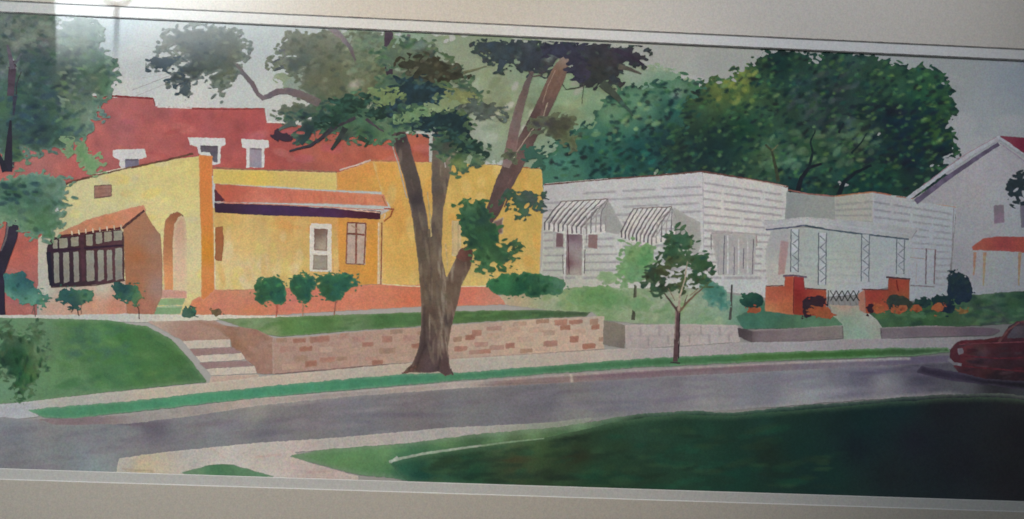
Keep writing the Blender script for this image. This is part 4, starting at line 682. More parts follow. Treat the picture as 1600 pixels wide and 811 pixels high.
wash('grass_tuft', PIC, [(285, 738), (320, 728), (340, 725), (366, 726), (400, 736), (428, 744), (426, 752), (300, 750)], [(340, 733, (70, 116, 78)), (400, 741, (86, 122, 88)), (300, 742, (96, 126, 96))], sp=2, wob=1.2, mott=.07, label='small green tuft at the bottom edge of the picture')
# ---- fence posts
strokes('fence_post', PIC, [([(992, 445), (991, 470), (989, 500)], (2.5, 6), (72, 76, 60)), ([(994, 447), (993, 480)], 1.6, (96, 90, 76))], 'left dark post behind the block wall')
strokes('fence_post', PIC, [([(1143, 445), (1142, 480), (1140, 500)], (2.6, 4.5), (70, 70, 68))], 'right dark post behind the block wall')
# ---- brick piers and gate
LP = subject('brick_pier', 'left red brick porch pier, stepped, with an arched shadow')
wash('side', LP, [(1196, 448), (1225, 447), (1226, 431), (1240, 432), (1240, 492), (1195, 486)], [(1210, 465, (160, 76, 60)), (1232, 445, (160, 66, 46)), (1225, 480, (158, 84, 52)), (1205, 482, (164, 112, 70))], sp=1.7, wob=.5, mott=.06)
wash('front', LP, [(1240, 432), (1256, 433), (1257, 451), (1291, 453), (1291, 476), (1286, 494), (1239, 492)], [(1247, 460, (136, 34, 34)), (1270, 460, (150, 58, 44)), (1252, 440, (148, 44, 46)), (1244, 488, (140, 50, 34)), (1287, 460, (156, 72, 44))], sp=1.7, wob=.5, mott=.07)
strokes('cap', LP, [([(1223, 431), (1240, 430), (1260, 433)], 2.6, (92, 76, 92)), ([(1196, 447), (1224, 446)], 1.4, (90, 40, 44)), ([(1257, 450), (1291, 453)], 1.6, (92, 40, 44)), ([(1240, 434), (1239, 490)], 1.2, (112, 28, 34))])
RP = subject('brick_pier', 'right red brick porch pier, stepped, right of the gate')
wash('front', RP, [(1350, 453), (1386, 452), (1388, 434), (1421, 436), (1420, 480), (1352, 490)], [(1365, 465, (146, 52, 46)), (1405, 445, (140, 56, 42)), (1410, 465, (124, 68, 42)), (1370, 484, (152, 70, 40))], sp=1.7, wob=.6, mott=.08)
wash('side', RP, [(1340, 460), (1350, 452), (1352, 490), (1342, 484)], (162, 98, 82), sp=1.7, wob=.5)
strokes('cap', RP, [([(1384, 433), (1422, 436)], 2.6, (70, 52, 60)), ([(1346, 452), (1388, 453)], 1.6, (94, 42, 46)), ([(1400, 438), (1403, 455)], 2, (110, 30, 30))])
gs = [([(1294, 454), (1293, 476)], 1.5, (62, 66, 66))]
for k in range(5):
    x = 1297+k*9; gs += [([(x, 454), (x+9, 470)], 1.5, (50, 54, 54)), ([(x+9, 454), (x, 470)], 1.5, (54, 58, 58)), ([(x+3, 469), (x+5, 476)], 1, (110, 106, 100))]
strokes('gate', PIC, gs, 'small dark lattice gate between the brick piers')
# ---- shrubs and flowers
def shrub(name, label, B, ctrl, cols, n=50, amp=3.5, sc=7, edge=None, stems=None, par=None, sp=1.8, st=.55, sz=(2.5, 6), ang=(-80, 0), lf_=.35):
    global RAG
    RAG = 1.4 if len(B) < 4 else 2.2
    par = par or PIC
    if stems:
        r = subject(name, label); strokes('stem', r, stems)
        o = wash('foliage', r, blobs(B, amp, sc, LAY[0]), ctrl, sp=sp, mott=.1, ms=9, wob=.5, dabs=[(n, cols, sz, (1.6, 3.4), ang, st)], edge=edge, leaf=.5, lsz=.55)
        return r
    return wash(name, par, blobs(B, amp, sc, LAY[0]), ctrl, sp=sp, mott=.1, ms=9, wob=.5, dabs=[(n, cols, sz, (1.6, 3.4), ang, st)], edge=edge, label=label, leaf=lf_, lsz=.5)
TQ = [(38, 92, 80), (58, 116, 96), (30, 74, 84), (48, 100, 66)]
shrub('shrub', 'small wispy teal shrub nearest the left edge', [(30, 450, 26, 20), (14, 440, 12, 14), (48, 462, 22, 14), (34, 436, 8, 10), (64, 470, 10, 8)], [(25, 450, (44, 100, 92)), (50, 470, (84, 136, 110)), (15, 465, (100, 146, 124)), (40, 440, (38, 84, 96))], TQ, 60, 5, 6, stems=[([(52, 470), (56, 495)], 1.4, (96, 84, 74)), ([(58, 470), (50, 490)], 1.2, (110, 90, 80))])
shrub('shrub', 'small dark shrub under the bay windows', [(115, 465, 26, 11), (104, 458, 12, 8), (132, 460, 14, 8), (118, 476, 10, 7)], [(110, 462, (38, 86, 84)), (130, 465, (78, 124, 84)), (118, 474, (40, 70, 74))], TQ, 40, 4, 6, stems=[([(118, 472), (124, 494)], 1.6, (70, 56, 52)), ([(124, 470), (112, 488)], 1.2, (84, 66, 60)), ([(126, 470), (128, 490)], 1, (80, 66, 60))])
shrub('shrub', 'small dark shrub at the right corner of the bay', [(200, 457, 20, 13), (188, 448, 10, 7), (212, 462, 10, 12)], [(198, 452, (30, 72, 84)), (212, 460, (56, 112, 70)), (220, 464, (120, 122, 76))], TQ, 36, 3.5, 6, stems=[([(208, 468), (217, 482), (218, 498)], 1.5, (84, 60, 52))])
shrub('shrub', 'tiny round dark shrub beside the orange pier', [(296, 488, 11, 9)], [(296, 486, (52, 88, 66)), (290, 494, (70, 100, 90))], TQ, 14, 2, 6)
shrub('shrub', 'tiny dark tuft at the foot of the orange pier', [(340, 488, 8, 5)], (104, 84, 62), [(80, 70, 54), (96, 96, 60)], 10, 2, 5)
TB = [(34, 90, 64), (44, 110, 72), (30, 80, 82), (54, 118, 66)]
g3 = 'small round standard shrubs in front of the salmon plinth'
for lab, B, stm, c in [('leftmost of three round shrubs on thin stems by the plinth', [(422, 452, 25, 20), (412, 466, 12, 9), (436, 468, 10, 8)], [([(434, 470), (432, 495)], (4, 2), (162, 84, 66))], (44, 96, 64)),
                       ('middle of three round shrubs on thin stems by the plinth', [(474, 443, 21, 17), (474, 462, 13, 13), (466, 450, 12, 12)], [([(474, 470), (473, 494)], (3, 1.5), (160, 112, 84))], (40, 92, 66)),
                       ('rightmost and widest of three round shrubs by the plinth', [(520, 443, 26, 17), (540, 440, 20, 12), (522, 460, 16, 11), (508, 452, 10, 12)], [([(526, 464), (522, 492)], (3.5, 1.6), (150, 92, 74)), ([(536, 458), (524, 474)], 1.4, (160, 96, 74))], (44, 104, 72))]:
    o = shrub('round_shrub', lab, B, [(B[0][0], B[0][1]-8, c), (B[0][0]+12, B[0][1]+6, (34, 92, 76)), (B[0][0]-12, B[0][1]+8, (44, 84, 54))], TB, 70, 3, 8, stems=stm, edge=((110, 130, 84), 2.5, .5))
shrub('hedge', 'clipped dark green hedge beside the yellow house', [(800, 444, 36, 18), (840, 445, 36, 18), (780, 446, 16, 15), (868, 448, 16, 14), (820, 434, 20, 9)], [(790, 440, (50, 112, 64)), (815, 446, (26, 82, 56)), (850, 440, (54, 104, 70)), (840, 456, (28, 76, 52)), (872, 446, (70, 110, 86))], [(30, 92, 56), (24, 74, 58), (54, 112, 62), (70, 120, 74)], 120, 3, 9, edge=((96, 128, 84), 2.5, .5))
shrub('bush', 'soft green bush left of the leafy sapling', [(930, 463, 44, 18), (905, 460, 20, 10), (960, 470, 30, 16), (1000, 476, 20, 12)], [(920, 460, (90, 132, 76)), (950, 468, (84, 126, 74)), (980, 475, (104, 140, 96)), (905, 465, (108, 144, 92))], [(92, 136, 76), (74, 118, 70), (112, 146, 96)], 70, 4, 10, edge=((128, 148, 110), 5, .6), st=.4)
shrub('bush', 'small pale round bush behind the soft green bush', [(948, 434, 16, 10)], (122, 152, 108), [(110, 144, 94), (130, 156, 116)], 14, 2, 8, edge=((150, 160, 138), 3, .6), st=.4)
lt = subject('sapling', 'light green leafy sapling behind the darker street tree')
wash('foliage', lt, blobs([(996, 400, 25, 24), (1000, 425, 20, 16), (984, 425, 16, 12), (1010, 388, 12, 10), (980, 436, 14, 10)], 4, 8, 6), [(990, 395, (108, 142, 92)), (1005, 410, (72, 126, 70)), (985, 420, (96, 140, 96)), (1000, 436, (112, 148, 104))], sp=1.8, mott=.09, ms=9, dabs=[(70, [(84, 132, 78), (116, 150, 100), (98, 138, 88), (68, 118, 66)], (3, 8), (2, 4), (-70, 10), .45)], edge=((140, 156, 122), 3, .5))
shrub('bush', 'blue green bush right of the street tree', [(1116, 462, 18, 18), (1108, 450, 14, 10), (1128, 474, 12, 10)], [(1112, 455, (58, 112, 96)), (1122, 470, (50, 112, 104)), (1110, 475, (96, 134, 114))], [(44, 104, 92), (80, 128, 104), (60, 118, 108)], 40, 4, 8, edge=((120, 144, 124), 4, .6), st=.45)
shrub('bush', 'dark round bush against the white house corner', [(1174, 469, 18, 13)], [(1168, 462, (40, 88, 66)), (1178, 474, (22, 58, 58))], [(24, 62, 58), (34, 84, 64)], 24, 1.8, 8)
shrub('bush', 'dark purple brown arching bush on the left pier', [(1269, 476, 17, 13), (1260, 486, 7, 9), (1280, 470, 10, 8)], [(1270, 470, (60, 38, 50)), (1262, 486, (50, 38, 50))], [(44, 34, 46), (74, 40, 44)], 20, 1.5, 8)
shrub('bush', 'dark round bush at the foot of the right pier', [(1404, 474, 21, 12), (1396, 470, 12, 9)], [(1396, 470, (50, 62, 58)), (1410, 476, (52, 58, 48))], [(38, 48, 54), (66, 72, 50)], 24, 1.5, 8)
shrub('bush', 'tiny dark bush left of the right pier', [(1360, 482, 6, 8)], (52, 32, 44), [(60, 30, 40)], 6, 1, 6)
shrub('bush', 'small dark round bush under the wide porch house window', [(1440, 473, 14, 9)], (32, 62, 60), [(24, 48, 54), (44, 76, 60)], 16, 1.5, 7)
shrub('conical_shrub', 'tall dark blue green shrub at the corner of the porch house', [(1498, 450, 19, 24), (1492, 438, 12, 16), (1506, 458, 14, 16)], [(1495, 435, (36, 58, 62)), (1500, 455, (30, 46, 66)), (1490, 460, (26, 44, 64))], [(24, 44, 62), (40, 66, 64), (32, 50, 76)], 60, 2.5, 8)
shrub('bush', 'dark low bush left of the tall blue green shrub', [(1474, 474, 16, 13), (1464, 468, 10, 7), (1482, 482, 8, 8)], [(1470, 470, (26, 58, 58)), (1480, 478, (24, 36, 58))], [(20, 46, 56), (34, 66, 58)], 26, 2, 7)
OR = [(150, 66, 40), (146, 84, 44), (130, 50, 36), (156, 80, 52)]
for lab, B in [('orange flowers at the foot of the white house corner', [(1178, 485, 12, 5)]), ('bright red orange flowers before the left pier', [(1280, 486, 16, 8), (1292, 493, 10, 5)]), ('orange flowers left of the dark bush by the right pier', [(1372, 482, 9, 8)]), ('orange flowers below the right pier', [(1402, 485, 12, 5), (1410, 482, 8, 5)]), ('orange flowers right of the right pier', [(1432, 482, 8, 6)]), ('pink red flowers before the low dark bush', [(1464, 480, 9, 7)]), ('faint orange flowers right of the tall blue green shrub', [(1502, 487, 10, 4)])]:
    shrub('flowers', lab, B, (140, 72, 44) if 'faint' not in lab else (104, 82, 48), OR if 'faint' not in lab else [(120, 84, 46)], 16, 1.6, 5)
RAG = 3.2
# red car
car = subject('parked_car', 'dark red car parked at the right edge, nose to the left')
wash('body', car, [(1484, 548), (1490, 538), (1504, 531), (1540, 530), (1566, 526), (1574, 512), (1588, 502), (1625, 500), (1625, 598), (1575, 600), (1530, 592), (1500, 586), (1490, 572), (1483, 560)],
     [(1495, 545, (92, 42, 52)), (1510, 534, (94, 38, 46)), (1550, 532, (82, 32, 42)), (1530, 548, (72, 58, 64)), (1560, 560, (66, 40, 50)), (1500, 565, (88, 36, 46)), (1515, 580, (60, 34, 42)), (1590, 540, (70, 28, 40)), (1580, 570, (50, 32, 42)), (1600, 590, (38, 28, 36)), (1590, 510, (62, 54, 62)), (1560, 588, (34, 27, 34))],
     sp=1.8, wob=1.6, ws=9, mott=.16, ms=12, label='worn red painted body', dabs=[(70, [(92, 28, 42), (66, 38, 46), (78, 34, 42), (58, 50, 58), (80, 60, 68), (44, 30, 40)], (6, 18), (1.6, 3.6), (-14, 10), .5)], edge=((72, 44, 54), 3, .5))
strokes('pillar', car, [([(1560, 534), (1576, 514), (1592, 504)], (4, 2.4), (90, 56, 58)), ([(1594, 503), (1610, 501)], 3, (96, 60, 62))])
wash('window', car, [(1572, 528), (1584, 510), (1625, 506), (1625, 528)], [(1590, 518, (70, 64, 74)), (1610, 520, (54, 50, 62))], sp=1.8, wob=1, mott=.12)
wash('headlight', car, [(1495, 545), (1503, 543), (1505, 552), (1497, 554)], (92, 86, 98), sp=1.4, wob=.6, mott=.1)
strokes('bumper', car, [([(1480, 560), (1490, 568), (1502, 570)], 5, (96, 94, 102)), ([(1506, 572), (1550, 576), (1600, 580)], 2.4, (84, 34, 44)), ([(1500, 556), (1560, 560), (1610, 558)], 2, (88, 34, 46)), ([(1498, 538), (1540, 536), (1600, 534)], 1.6, (98, 48, 58))])
wash('car_shadow', PIC, [(1440, 572), (1500, 582), (1540, 592), (1625, 597), (1625, 612), (1560, 604), (1480, 594), (1430, 582)], [(1480, 584, (52, 46, 66)), (1560, 598, (30, 26, 36)), (1610, 604, (32, 30, 38))], sp=2.2, wob=1.5, mott=.1, edge=((72, 66, 84), 5, .7), label='dark painted shade under the red car')
# foreground shrub
wash('wispy_shrub', PIC, blobs([(34, 545, 34, 26), (22, 560, 26, 34), (44, 570, 24, 34, 20), (34, 600, 14, 22), (60, 540, 14, 18), (12, 530, 12, 20), (52, 524, 8, 12)], 9, 9, 14),
     [(20, 530, (58, 88, 66)), (30, 560, (30, 82, 46)), (40, 590, (34, 92, 50)), (60, 550, (88, 116, 80)), (10, 570, (30, 66, 54)), (50, 585, (74, 106, 60))], sp=1.8, mott=.14, ms=9, label='feathery dark green shrub on the bank at the left edge',
     dabs=[(130, [(26, 72, 44), (40, 96, 52), (70, 96, 60), (28, 60, 54), (84, 106, 76)], (4, 12), (1.4, 3.4), (60, 120), .55)], edge=((96, 124, 92), 2.5, .5))
# ---- street tree
sl = subject('street_tree', 'small dark leafy street tree on the verge before the white house')
strokes('trunk', sl, [([(1060, 478), (1058, 500), (1056, 540), (1055, 565)], (6, 8), (86, 62, 66)), ([(1056, 484), (1054, 530)], 2, (124, 104, 98)), ([(1062, 482), (1060, 560)], 2, (54, 42, 50)), ([(1058, 486), (1048, 472), (1036, 455)], (4, 2), (84, 66, 62)), ([(1060, 488), (1072, 474), (1086, 460), (1098, 450)], (4.5, 2), (104, 84, 66)), ([(1060, 486), (1062, 460), (1070, 430), (1074, 410)], (4, 1.6), (150, 134, 118)), ([(1068, 478), (1074, 460)], (2, 1), (90, 70, 60)), ([(1030, 440), (1036, 456)], 1.6, (70, 60, 50)), ([(1047, 566), (1062, 567)], 2, (62, 50, 56))])
wash('foliage', sl, blobs([(1062, 378, 22, 17), (1052, 400, 23, 17), (1030, 428, 22, 16), (1094, 412, 17, 18), (1076, 404, 12, 14), (1040, 448, 15, 10), (1064, 436, 9, 15), (1020, 442, 14, 9), (1098, 438, 14, 8), (1060, 364, 9, 8), (1084, 432, 12, 8)], 6, 8, 3),
     [(1060, 375, (44, 88, 66)), (1050, 395, (34, 78, 56)), (1078, 385, (60, 98, 70)), (1036, 425, (58, 62, 40)), (1050, 420, (70, 76, 44)), (1095, 410, (48, 86, 52)), (1090, 430, (38, 74, 48)), (1064, 440, (80, 88, 52)), (1030, 445, (36, 58, 52)), (1065, 410, (84, 96, 62))],
     sp=1.7, mott=.13, ms=8, dabs=[(170, [(36, 80, 56), (52, 96, 60), (60, 60, 38), (30, 66, 62), (82, 100, 60), (46, 70, 44)], (3, 8), (1.8, 3.8), (-90, 0), .6), (14, [(170, 164, 150)], (1.6, 3), (1.2, 2), (0, 90), .8)], edge=((86, 108, 78), 2, .4))
strokes('twig', sl, [([(1062, 462), (1070, 436), (1074, 408)], (2.6, 1.2), (160, 146, 128)), ([(1054, 470), (1044, 450)], 1.4, (110, 96, 80)), ([(1078, 462), (1092, 450)], 1.4, (124, 108, 84))])
# ---- left tree
strokes('trunk', tl, [([(18, 95), (16, 140), (12, 180), (16, 220), (12, 262)], (16, 20), (78, 66, 78)), ([(24, 100), (30, 112), (28, 130)], 1.6, (60, 52, 62)), ([(10, 72), (20, 90), (30, 82)], (6, 4), (104, 104, 112)), ([(15, 196), (15, 225), (12, 268)], (4, 15), (50, 48, 62)),
                      ([(22, 338), (18, 370), (8, 400), (0, 420), (-10, 440)], (20, 18), (52, 46, 64)), ([(-6, 400), (2, 440), (4, 492)], (12, 10), (50, 44, 66)), ([(14, 345), (10, 372), (2, 392)], 3, (96, 88, 90))])
BL = [(58, 96, 88), (78, 112, 92), (56, 84, 98), (94, 122, 96), (66, 104, 74), (80, 94, 104)]
wash('crown', tl, blobs([(40, 60, 70, 44), (90, 100, 70, 60), (120, 60, 40, 36), (140, 110, 44, 34), (60, 150, 70, 56), (110, 165, 50, 40), (20, 180, 50, 60), (60, 205, 44, 36), (90, 190, 50, 30), (-5, 120, 30, 60), (95, 215, 24, 20), (20, 240, 26, 16), (154, 130, 24, 20), (125, 190, 22, 22)], 9, 17, 21),
     [.9, [(20, 40, (112, 126, 124)), (60, 50, (118, 132, 116)), (80, 60, (112, 118, 104)), (110, 60, (112, 134, 122)), (150, 70, (130, 150, 136)), (70, 68, (98, 96, 106)), (60, 100, (62, 92, 88)), (40, 95, (70, 86, 96)), (110, 110, (72, 92, 92)), (150, 85, (84, 118, 100)), (160, 100, (70, 108, 86)), (165, 135, (88, 134, 96)), (140, 140, (84, 100, 96)), (70, 130, (60, 88, 94)), (100, 140, (104, 124, 98)),
      (30, 150, (70, 106, 84)), (50, 165, (46, 84, 82)), (80, 175, (64, 104, 80)), (120, 170, (106, 132, 106)), (140, 185, (136, 160, 138)), (60, 190, (48, 70, 92)), (20, 200, (58, 88, 88)), (90, 210, (48, 82, 76)), (40, 220, (60, 88, 80)), (30, 240, (84, 120, 72)), (5, 170, (80, 120, 84)), (0, 60, (92, 112, 104)), (110, 195, (92, 126, 92))]],
     sp=2.1, mott=.1, ms=16, wob=1, label='full blue green crown, hazy at the top', clip=lambda X, Y: np.where(Y < 15, -1, 90.),
     dabs=[(520, BL+[(44, 70, 72), (50, 78, 62)], (4, 11), (2.2, 5), (-60, 40), .48), (70, [(44, 74, 88), (52, 86, 76), (44, 66, 88)], (5, 13), (3, 7), (-40, 30), .5, (10, 130, 110, 225)), (60, [(116, 138, 108), (98, 136, 84), (136, 156, 130)], (3, 9), (2, 4), (-40, 40), .5, (90, 60, 185, 200)), (50, [(126, 140, 128), (112, 130, 116)], (6, 16), (3, 7), (-30, 30), .4, (0, 25, 150, 75))],
     spots=[(26, 72, 10, 12, 30, (150, 152, 160), .7), (6, 115, 10, 14, 0, (150, 156, 160), .6), (34, 122, 5, 12, 0, (140, 146, 140), .7)], edge=((130, 152, 134), 3.5, .45))
strokes_each('branch', tl, [([(20, 108), (17, 150)], (12, 11), (78, 64, 78)), ([(12, 70), (16, 84), (20, 108)], (4, 8), (90, 84, 96)), ([(34, 84), (24, 100)], (3, 4), (84, 90, 98)), ([(24, 150), (22, 180)], (7, 3), (58, 62, 80)), ([(34, 112), (27, 130), (26, 148)], 1.4, (62, 56, 66)), ([(17, 188), (16, 215), (14, 240), (13, 266)], (3, 15), (48, 46, 62)), ([(-6, 232), (2, 250), (9, 268)], (3, 11), (46, 46, 62))])
wash('lower_clump', tl, blobs([(50, 300, 48, 32), (20, 310, 34, 34), (80, 305, 30, 26), (60, 340, 34, 32), (85, 345, 14, 16), (0, 325, 26, 26), (75, 365, 16, 12), (96, 290, 16, 12)], 5, 12, 5),
     [(30, 285, (84, 124, 98)), (20, 300, (50, 88, 80)), (60, 290, (84, 120, 108)), (90, 300, (98, 128, 112)), (50, 320, (52, 90, 70)), (70, 345, (70, 112, 72)), (40, 345, (94, 132, 96)), (0, 320, (80, 118, 88)), (80, 330, (74, 110, 86)), (74, 370, (64, 104, 66)), (0, 345, (110, 140, 108))],
     sp=2, mott=.1, ms=13, label='separate rounded clump of leaves low on the tree', dabs=[(150, [(46, 86, 74), (66, 106, 80), (88, 124, 96), (54, 96, 62), (74, 108, 104)], (4, 11), (2.5, 5.5), (-50, 40), .45), (24, [(40, 70, 84), (36, 76, 70)], (4, 9), (3, 5), (-30, 30), .6, (5, 285, 60, 320))], edge=((140, 160, 138), 3, .5))
wash('low_branch_leaves', tl, blobs([(140, 254, 16, 14), (130, 238, 14, 14), (148, 262, 12, 8), (108, 230, 10, 10)], 3.5, 8, 9), [(140, 250, (104, 148, 100)), (130, 238, (92, 132, 88)), (108, 228, (88, 132, 92))], sp=1.9, mott=.08, label='pale green leaves hanging before the brick wall', edge=((150, 150, 120), 3, .5))
# ---- the big tree
bt = subject('big_tree', 'big many limbed tree in front of the yellow house')
OL = [(104, 112, 90), (116, 124, 100), (94, 104, 78), (124, 132, 108), (98, 108, 96)]
wash('leaf_cluster', bt, blobs([(316, 64, 40, 26), (330, 90, 44, 26), (280, 60, 26, 16), (262, 74, 16, 9), (262, 98, 24, 9, -10), (350, 66, 30, 24), (300, 112, 18, 14), (355, 105, 20, 24), (366, 84, 18, 18), (340, 124, 14, 12), (290, 130, 8, 14), (274, 122, 12, 7, -40), (345, 140, 10, 12), (376, 76, 14, 10)], 6, 9, 31),
     [.8, [(330, 50, (118, 130, 122)), (350, 70, (102, 114, 110)), (310, 80, (94, 108, 112)), (265, 98, (66, 84, 92)), (270, 70, (132, 138, 126)), (290, 60, (110, 120, 116)), (340, 100, (90, 106, 100)), (365, 90, (108, 116, 104)), (300, 115, (76, 90, 92)), (350, 125, (104, 124, 104)), (375, 80, (120, 134, 110)), (360, 115, (114, 124, 98)), (290, 135, (76, 88, 92))]],
     sp=1.8, mott=.1, ms=10, label='greyish leaf cluster at the far left end of the long bough', dabs=[(220, [(64, 80, 84), (80, 94, 92), (96, 108, 92), (56, 74, 80), (112, 122, 108)], (3, 8), (1.8, 4), (-60, 30), .55)], edge=((150, 158, 150), 2.5, .45))
wash('leaf_cluster', bt, blobs([(243, 98, 9, 9), (275, 122, 9, 7, -40), (286, 136, 7, 13), (260, 100, 20, 7, -14)], 3, 6, 2), [(243, 98, (60, 78, 88)), (275, 124, (62, 78, 88)), (288, 140, (70, 84, 90))], sp=1.6, mott=.1, label='dark leaf tips at the far left of the bough')
wash('leaf_cluster', bt, blobs([(500, 80, 50, 34), (540, 110, 60, 46), (470, 70, 30, 18), (470, 100, 34, 16), (520, 140, 50, 30), (580, 80, 40, 40), (560, 150, 40, 30), (490, 60, 20, 12), (600, 130, 30, 40), (440, 100, 14, 8), (490, 120, 22, 16), (500, 175, 40, 20), (462, 178, 26, 12)], 8, 14, 33),
     [.87, [(460, 60, (118, 124, 104)), (500, 75, (110, 116, 92)), (520, 60, (132, 138, 124)), (480, 95, (92, 104, 94)), (460, 100, (86, 98, 96)), (520, 110, (108, 112, 78)), (500, 130, (112, 116, 92)), (550, 70, (118, 134, 108)), (580, 70, (112, 138, 114)), (580, 110, (108, 122, 88)), (600, 60, (114, 140, 116)), (530, 140, (106, 110, 78)), (560, 140, (124, 124, 92)), (590, 145, (108, 114, 76)), (560, 160, (104, 112, 78)), (500, 160, (84, 106, 82)), (470, 180, (88, 104, 92)), (520, 180, (60, 88, 66))]],
     sp=1.9, mott=.09, ms=12, label='olive grey upper left foliage', clip=lambda X, Y: Y-(22+X*.0472),
     dabs=[(420, [(84, 92, 70), (100, 108, 84), (76, 86, 64), (112, 120, 98), (70, 84, 72)], (3, 9), (2, 4.5), (-50, 30), .5), (50, [(128, 142, 112), (112, 136, 104)], (4, 10), (2.5, 5), (-50, 30), .45, (540, 60, 620, 150))],
     spots=[(556, 132, 16, 9, -25, (182, 176, 164), .95), (578, 166, 12, 10, -30, (156, 156, 142), .7), (572, 112, 14, 3, 0, (150, 148, 124), .5)], edge=((140, 146, 128), 2.5, .4))
strokes_each('leaf_tips', bt, [([(436, 80), (446, 78)], (5, 2.5), (88, 94, 96)), ([(426, 98), (438, 92)], (2.5, 4), (84, 92, 94)), ([(428, 110), (444, 104)], (3, 5), (82, 92, 92)), ([(440, 94), (446, 86), (444, 80)], 1.2, (100, 96, 98))], 'scattered dark leaf tips in the sky')
def limb(pts, ws_, ctrl, name='limb', label=None, seed=0, mott=.1, dk=None):
    L = []; Rr = []
    for i, ((x, y), w2) in enumerate(zip(pts, ws_)):
        p = pts[max(0, i-1)]; q = pts[min(len(pts)-1, i+1)]; l = math.hypot(q[0]-p[0], q[1]-p[1])
        nx_, ny_ = -(q[1]-p[1])/l, (q[0]-p[0])/l; L.append((x+nx_*w2/2, y+ny_*w2/2)); Rr.append((x-nx_*w2/2, y-ny_*w2/2))
    return wash(name, bt, L+Rr[::-1], ctrl, sp=1.8, wob=.7, ws=7, mott=mott, ms=10, label=label, dabs=dk or ())
BRN = (112, 92, 86)
limb([(500, 162), (470, 148), (450, 142), (434, 143), (420, 150), (411, 153), (404, 148), (394, 130), (380, 114), (370, 100)], [13, 12, 10, 9, 8, 8, 6, 8, 6, 4], [(450, 140, (106, 92, 98)), (400, 140, (104, 90, 96)), (490, 160, (98, 88, 84)), (374, 104, (100, 96, 98))], 'bough', 'long crooked bough reaching left')
limb([(516, 42), (534, 58), (548, 76), (556, 96)], [10, 8, 7, 3], [(525, 50, (122, 112, 116)), (552, 85, (96, 86, 86))], 'bough', 'thin curved bough entering at the top')
limb([(608, 50), (606, 80), (608, 110), (611, 130)], [13, 13, 12, 8], [(608, 60, (76, 62, 78)), (608, 110, (66, 54, 66))], 'bough', 'dark upright bough near the top')
limb([(640, 54), (632, 72), (630, 84)], [7, 4, 1.5], (96, 92, 96), 'bough')
# dark upper right foliage
wash('leaf_cluster', bt, blobs([(770, 75, 22, 14), (800, 82, 40, 20), (840, 84, 50, 22), (890, 80, 50, 18), (930, 84, 60, 26), (940, 104, 36, 26), (975, 88, 32, 16), (786, 100, 8, 12, 20), (820, 100, 20, 12), (750, 75, 12, 9), (925, 122, 20, 16), (850, 108, 20, 10), (996, 96, 14, 6, 40), (958, 128, 14, 7), (870, 104, 16, 10)], 5, 9, 41),
     [(760, 75, (56, 72, 84)), (800, 85, (52, 66, 72)), (840, 90, (54, 60, 72)), (830, 70, (64, 74, 84)), (900, 80, (62, 62, 78)), (940, 90, (54, 54, 58)), (940, 110, (48, 54, 50)), (980, 92, (56, 50, 62)), (960, 75, (66, 58, 72)), (930, 125, (54, 58, 54)), (870, 105, (62, 62, 76)), (786, 104, (58, 74, 78))],
     sp=1.7, mott=.14, ms=9, label='dark violet leaf mass at the upper right', clip=lambda X, Y: Y-(24+X*.0472), dabs=[(190, [(42, 54, 56), (54, 62, 68), (50, 74, 72), (64, 62, 62), (46, 64, 52), (74, 86, 72), (60, 82, 62)], (4, 11), (2, 4.5), (-50, 60), .5)],
     spots=[(856, 92, 14, 9, -30, (116, 128, 110), .8), (812, 86, 4, 7, 20, (108, 122, 108), .7), (878, 88, 18, 10, -10, (126, 124, 108), .6)])
strokes_each('leaf_tips', bt, [([(960, 78), (985, 88), (1006, 102)], (8, 3), (58, 48, 66)), ([(966, 104), (985, 108), (1002, 116)], (9, 2), (84, 80, 70)), ([(940, 130), (958, 146), (972, 160)], (14, 7), (64, 74, 62)), ([(968, 158), (984, 174), (988, 182)], (8, 3), (56, 84, 72)), ([(955, 118), (962, 128), (968, 126)], (10, 3), (48, 56, 64)), ([(876, 128), (884, 140), (908, 136)], 1.4, (62, 66, 58)), ([(912, 132), (910, 150), (909, 162)], 1.2, (70, 78, 62)),
                          ([(786, 94), (782, 106), (778, 112)], (12, 4), (54, 68, 80)), ([(694, 126), (712, 118), (730, 112), (760, 104)], (8, 1), (104, 106, 76))], 'dark pointed leaf sprays at the upper right')
# right limbs
limb([(884, 90), (878, 104), (866, 130), (850, 165), (830, 205), (806, 250), (786, 290), (770, 330), (760, 345)], [10, 22, 25, 25, 24, 30, 27, 22, 18],
     [(882, 90, (126, 108, 96)), (872, 120, (112, 84, 68)), (858, 140, (104, 78, 68)), (846, 175, (96, 70, 64)), (836, 195, (70, 54, 58)), (815, 230, (106, 80, 74)), (790, 270, (94, 72, 70)), (778, 310, (88, 68, 66)), (768, 335, (84, 62, 62))], 'limb', 'long right limb leaning up to the right',
     dk=[(60, [(132, 104, 92), (100, 78, 78), (120, 92, 84)], (6, 16), (1.4, 3), (100, 125), .4)])
limb([(832, 112), (824, 130), (814, 160), (804, 200), (797, 240), (790, 262)], [5, 9, 13, 16, 18, 12], [(828, 120, (90, 76, 74)), (815, 160, (104, 84, 76)), (806, 190, (112, 94, 90)), (800, 225, (116, 88, 84)), (794, 250, (124, 104, 100))], 'limb', 'thinner forked limb beside the long right limb', dk=[(30, [(124, 100, 94), (96, 78, 74)], (5, 12), (1.2, 2.5), (95, 110), .4)])
strokes_each('bark_light', bt, [([(856, 160), (846, 190), (830, 205), (818, 222), (806, 240)], (2, 1.4), (150, 134, 116)), ([(845, 118), (832, 120), (826, 112)], 2, (88, 76, 70)), ([(852, 112), (842, 116)], 1.4, (78, 66, 70)), ([(868, 110), (856, 134), (848, 160)], 1.4, (138, 116, 98)), ([(806, 240), (800, 252)], 2, (170, 158, 138)), ([(800, 296), (788, 324)], 2, (90, 66, 66))])
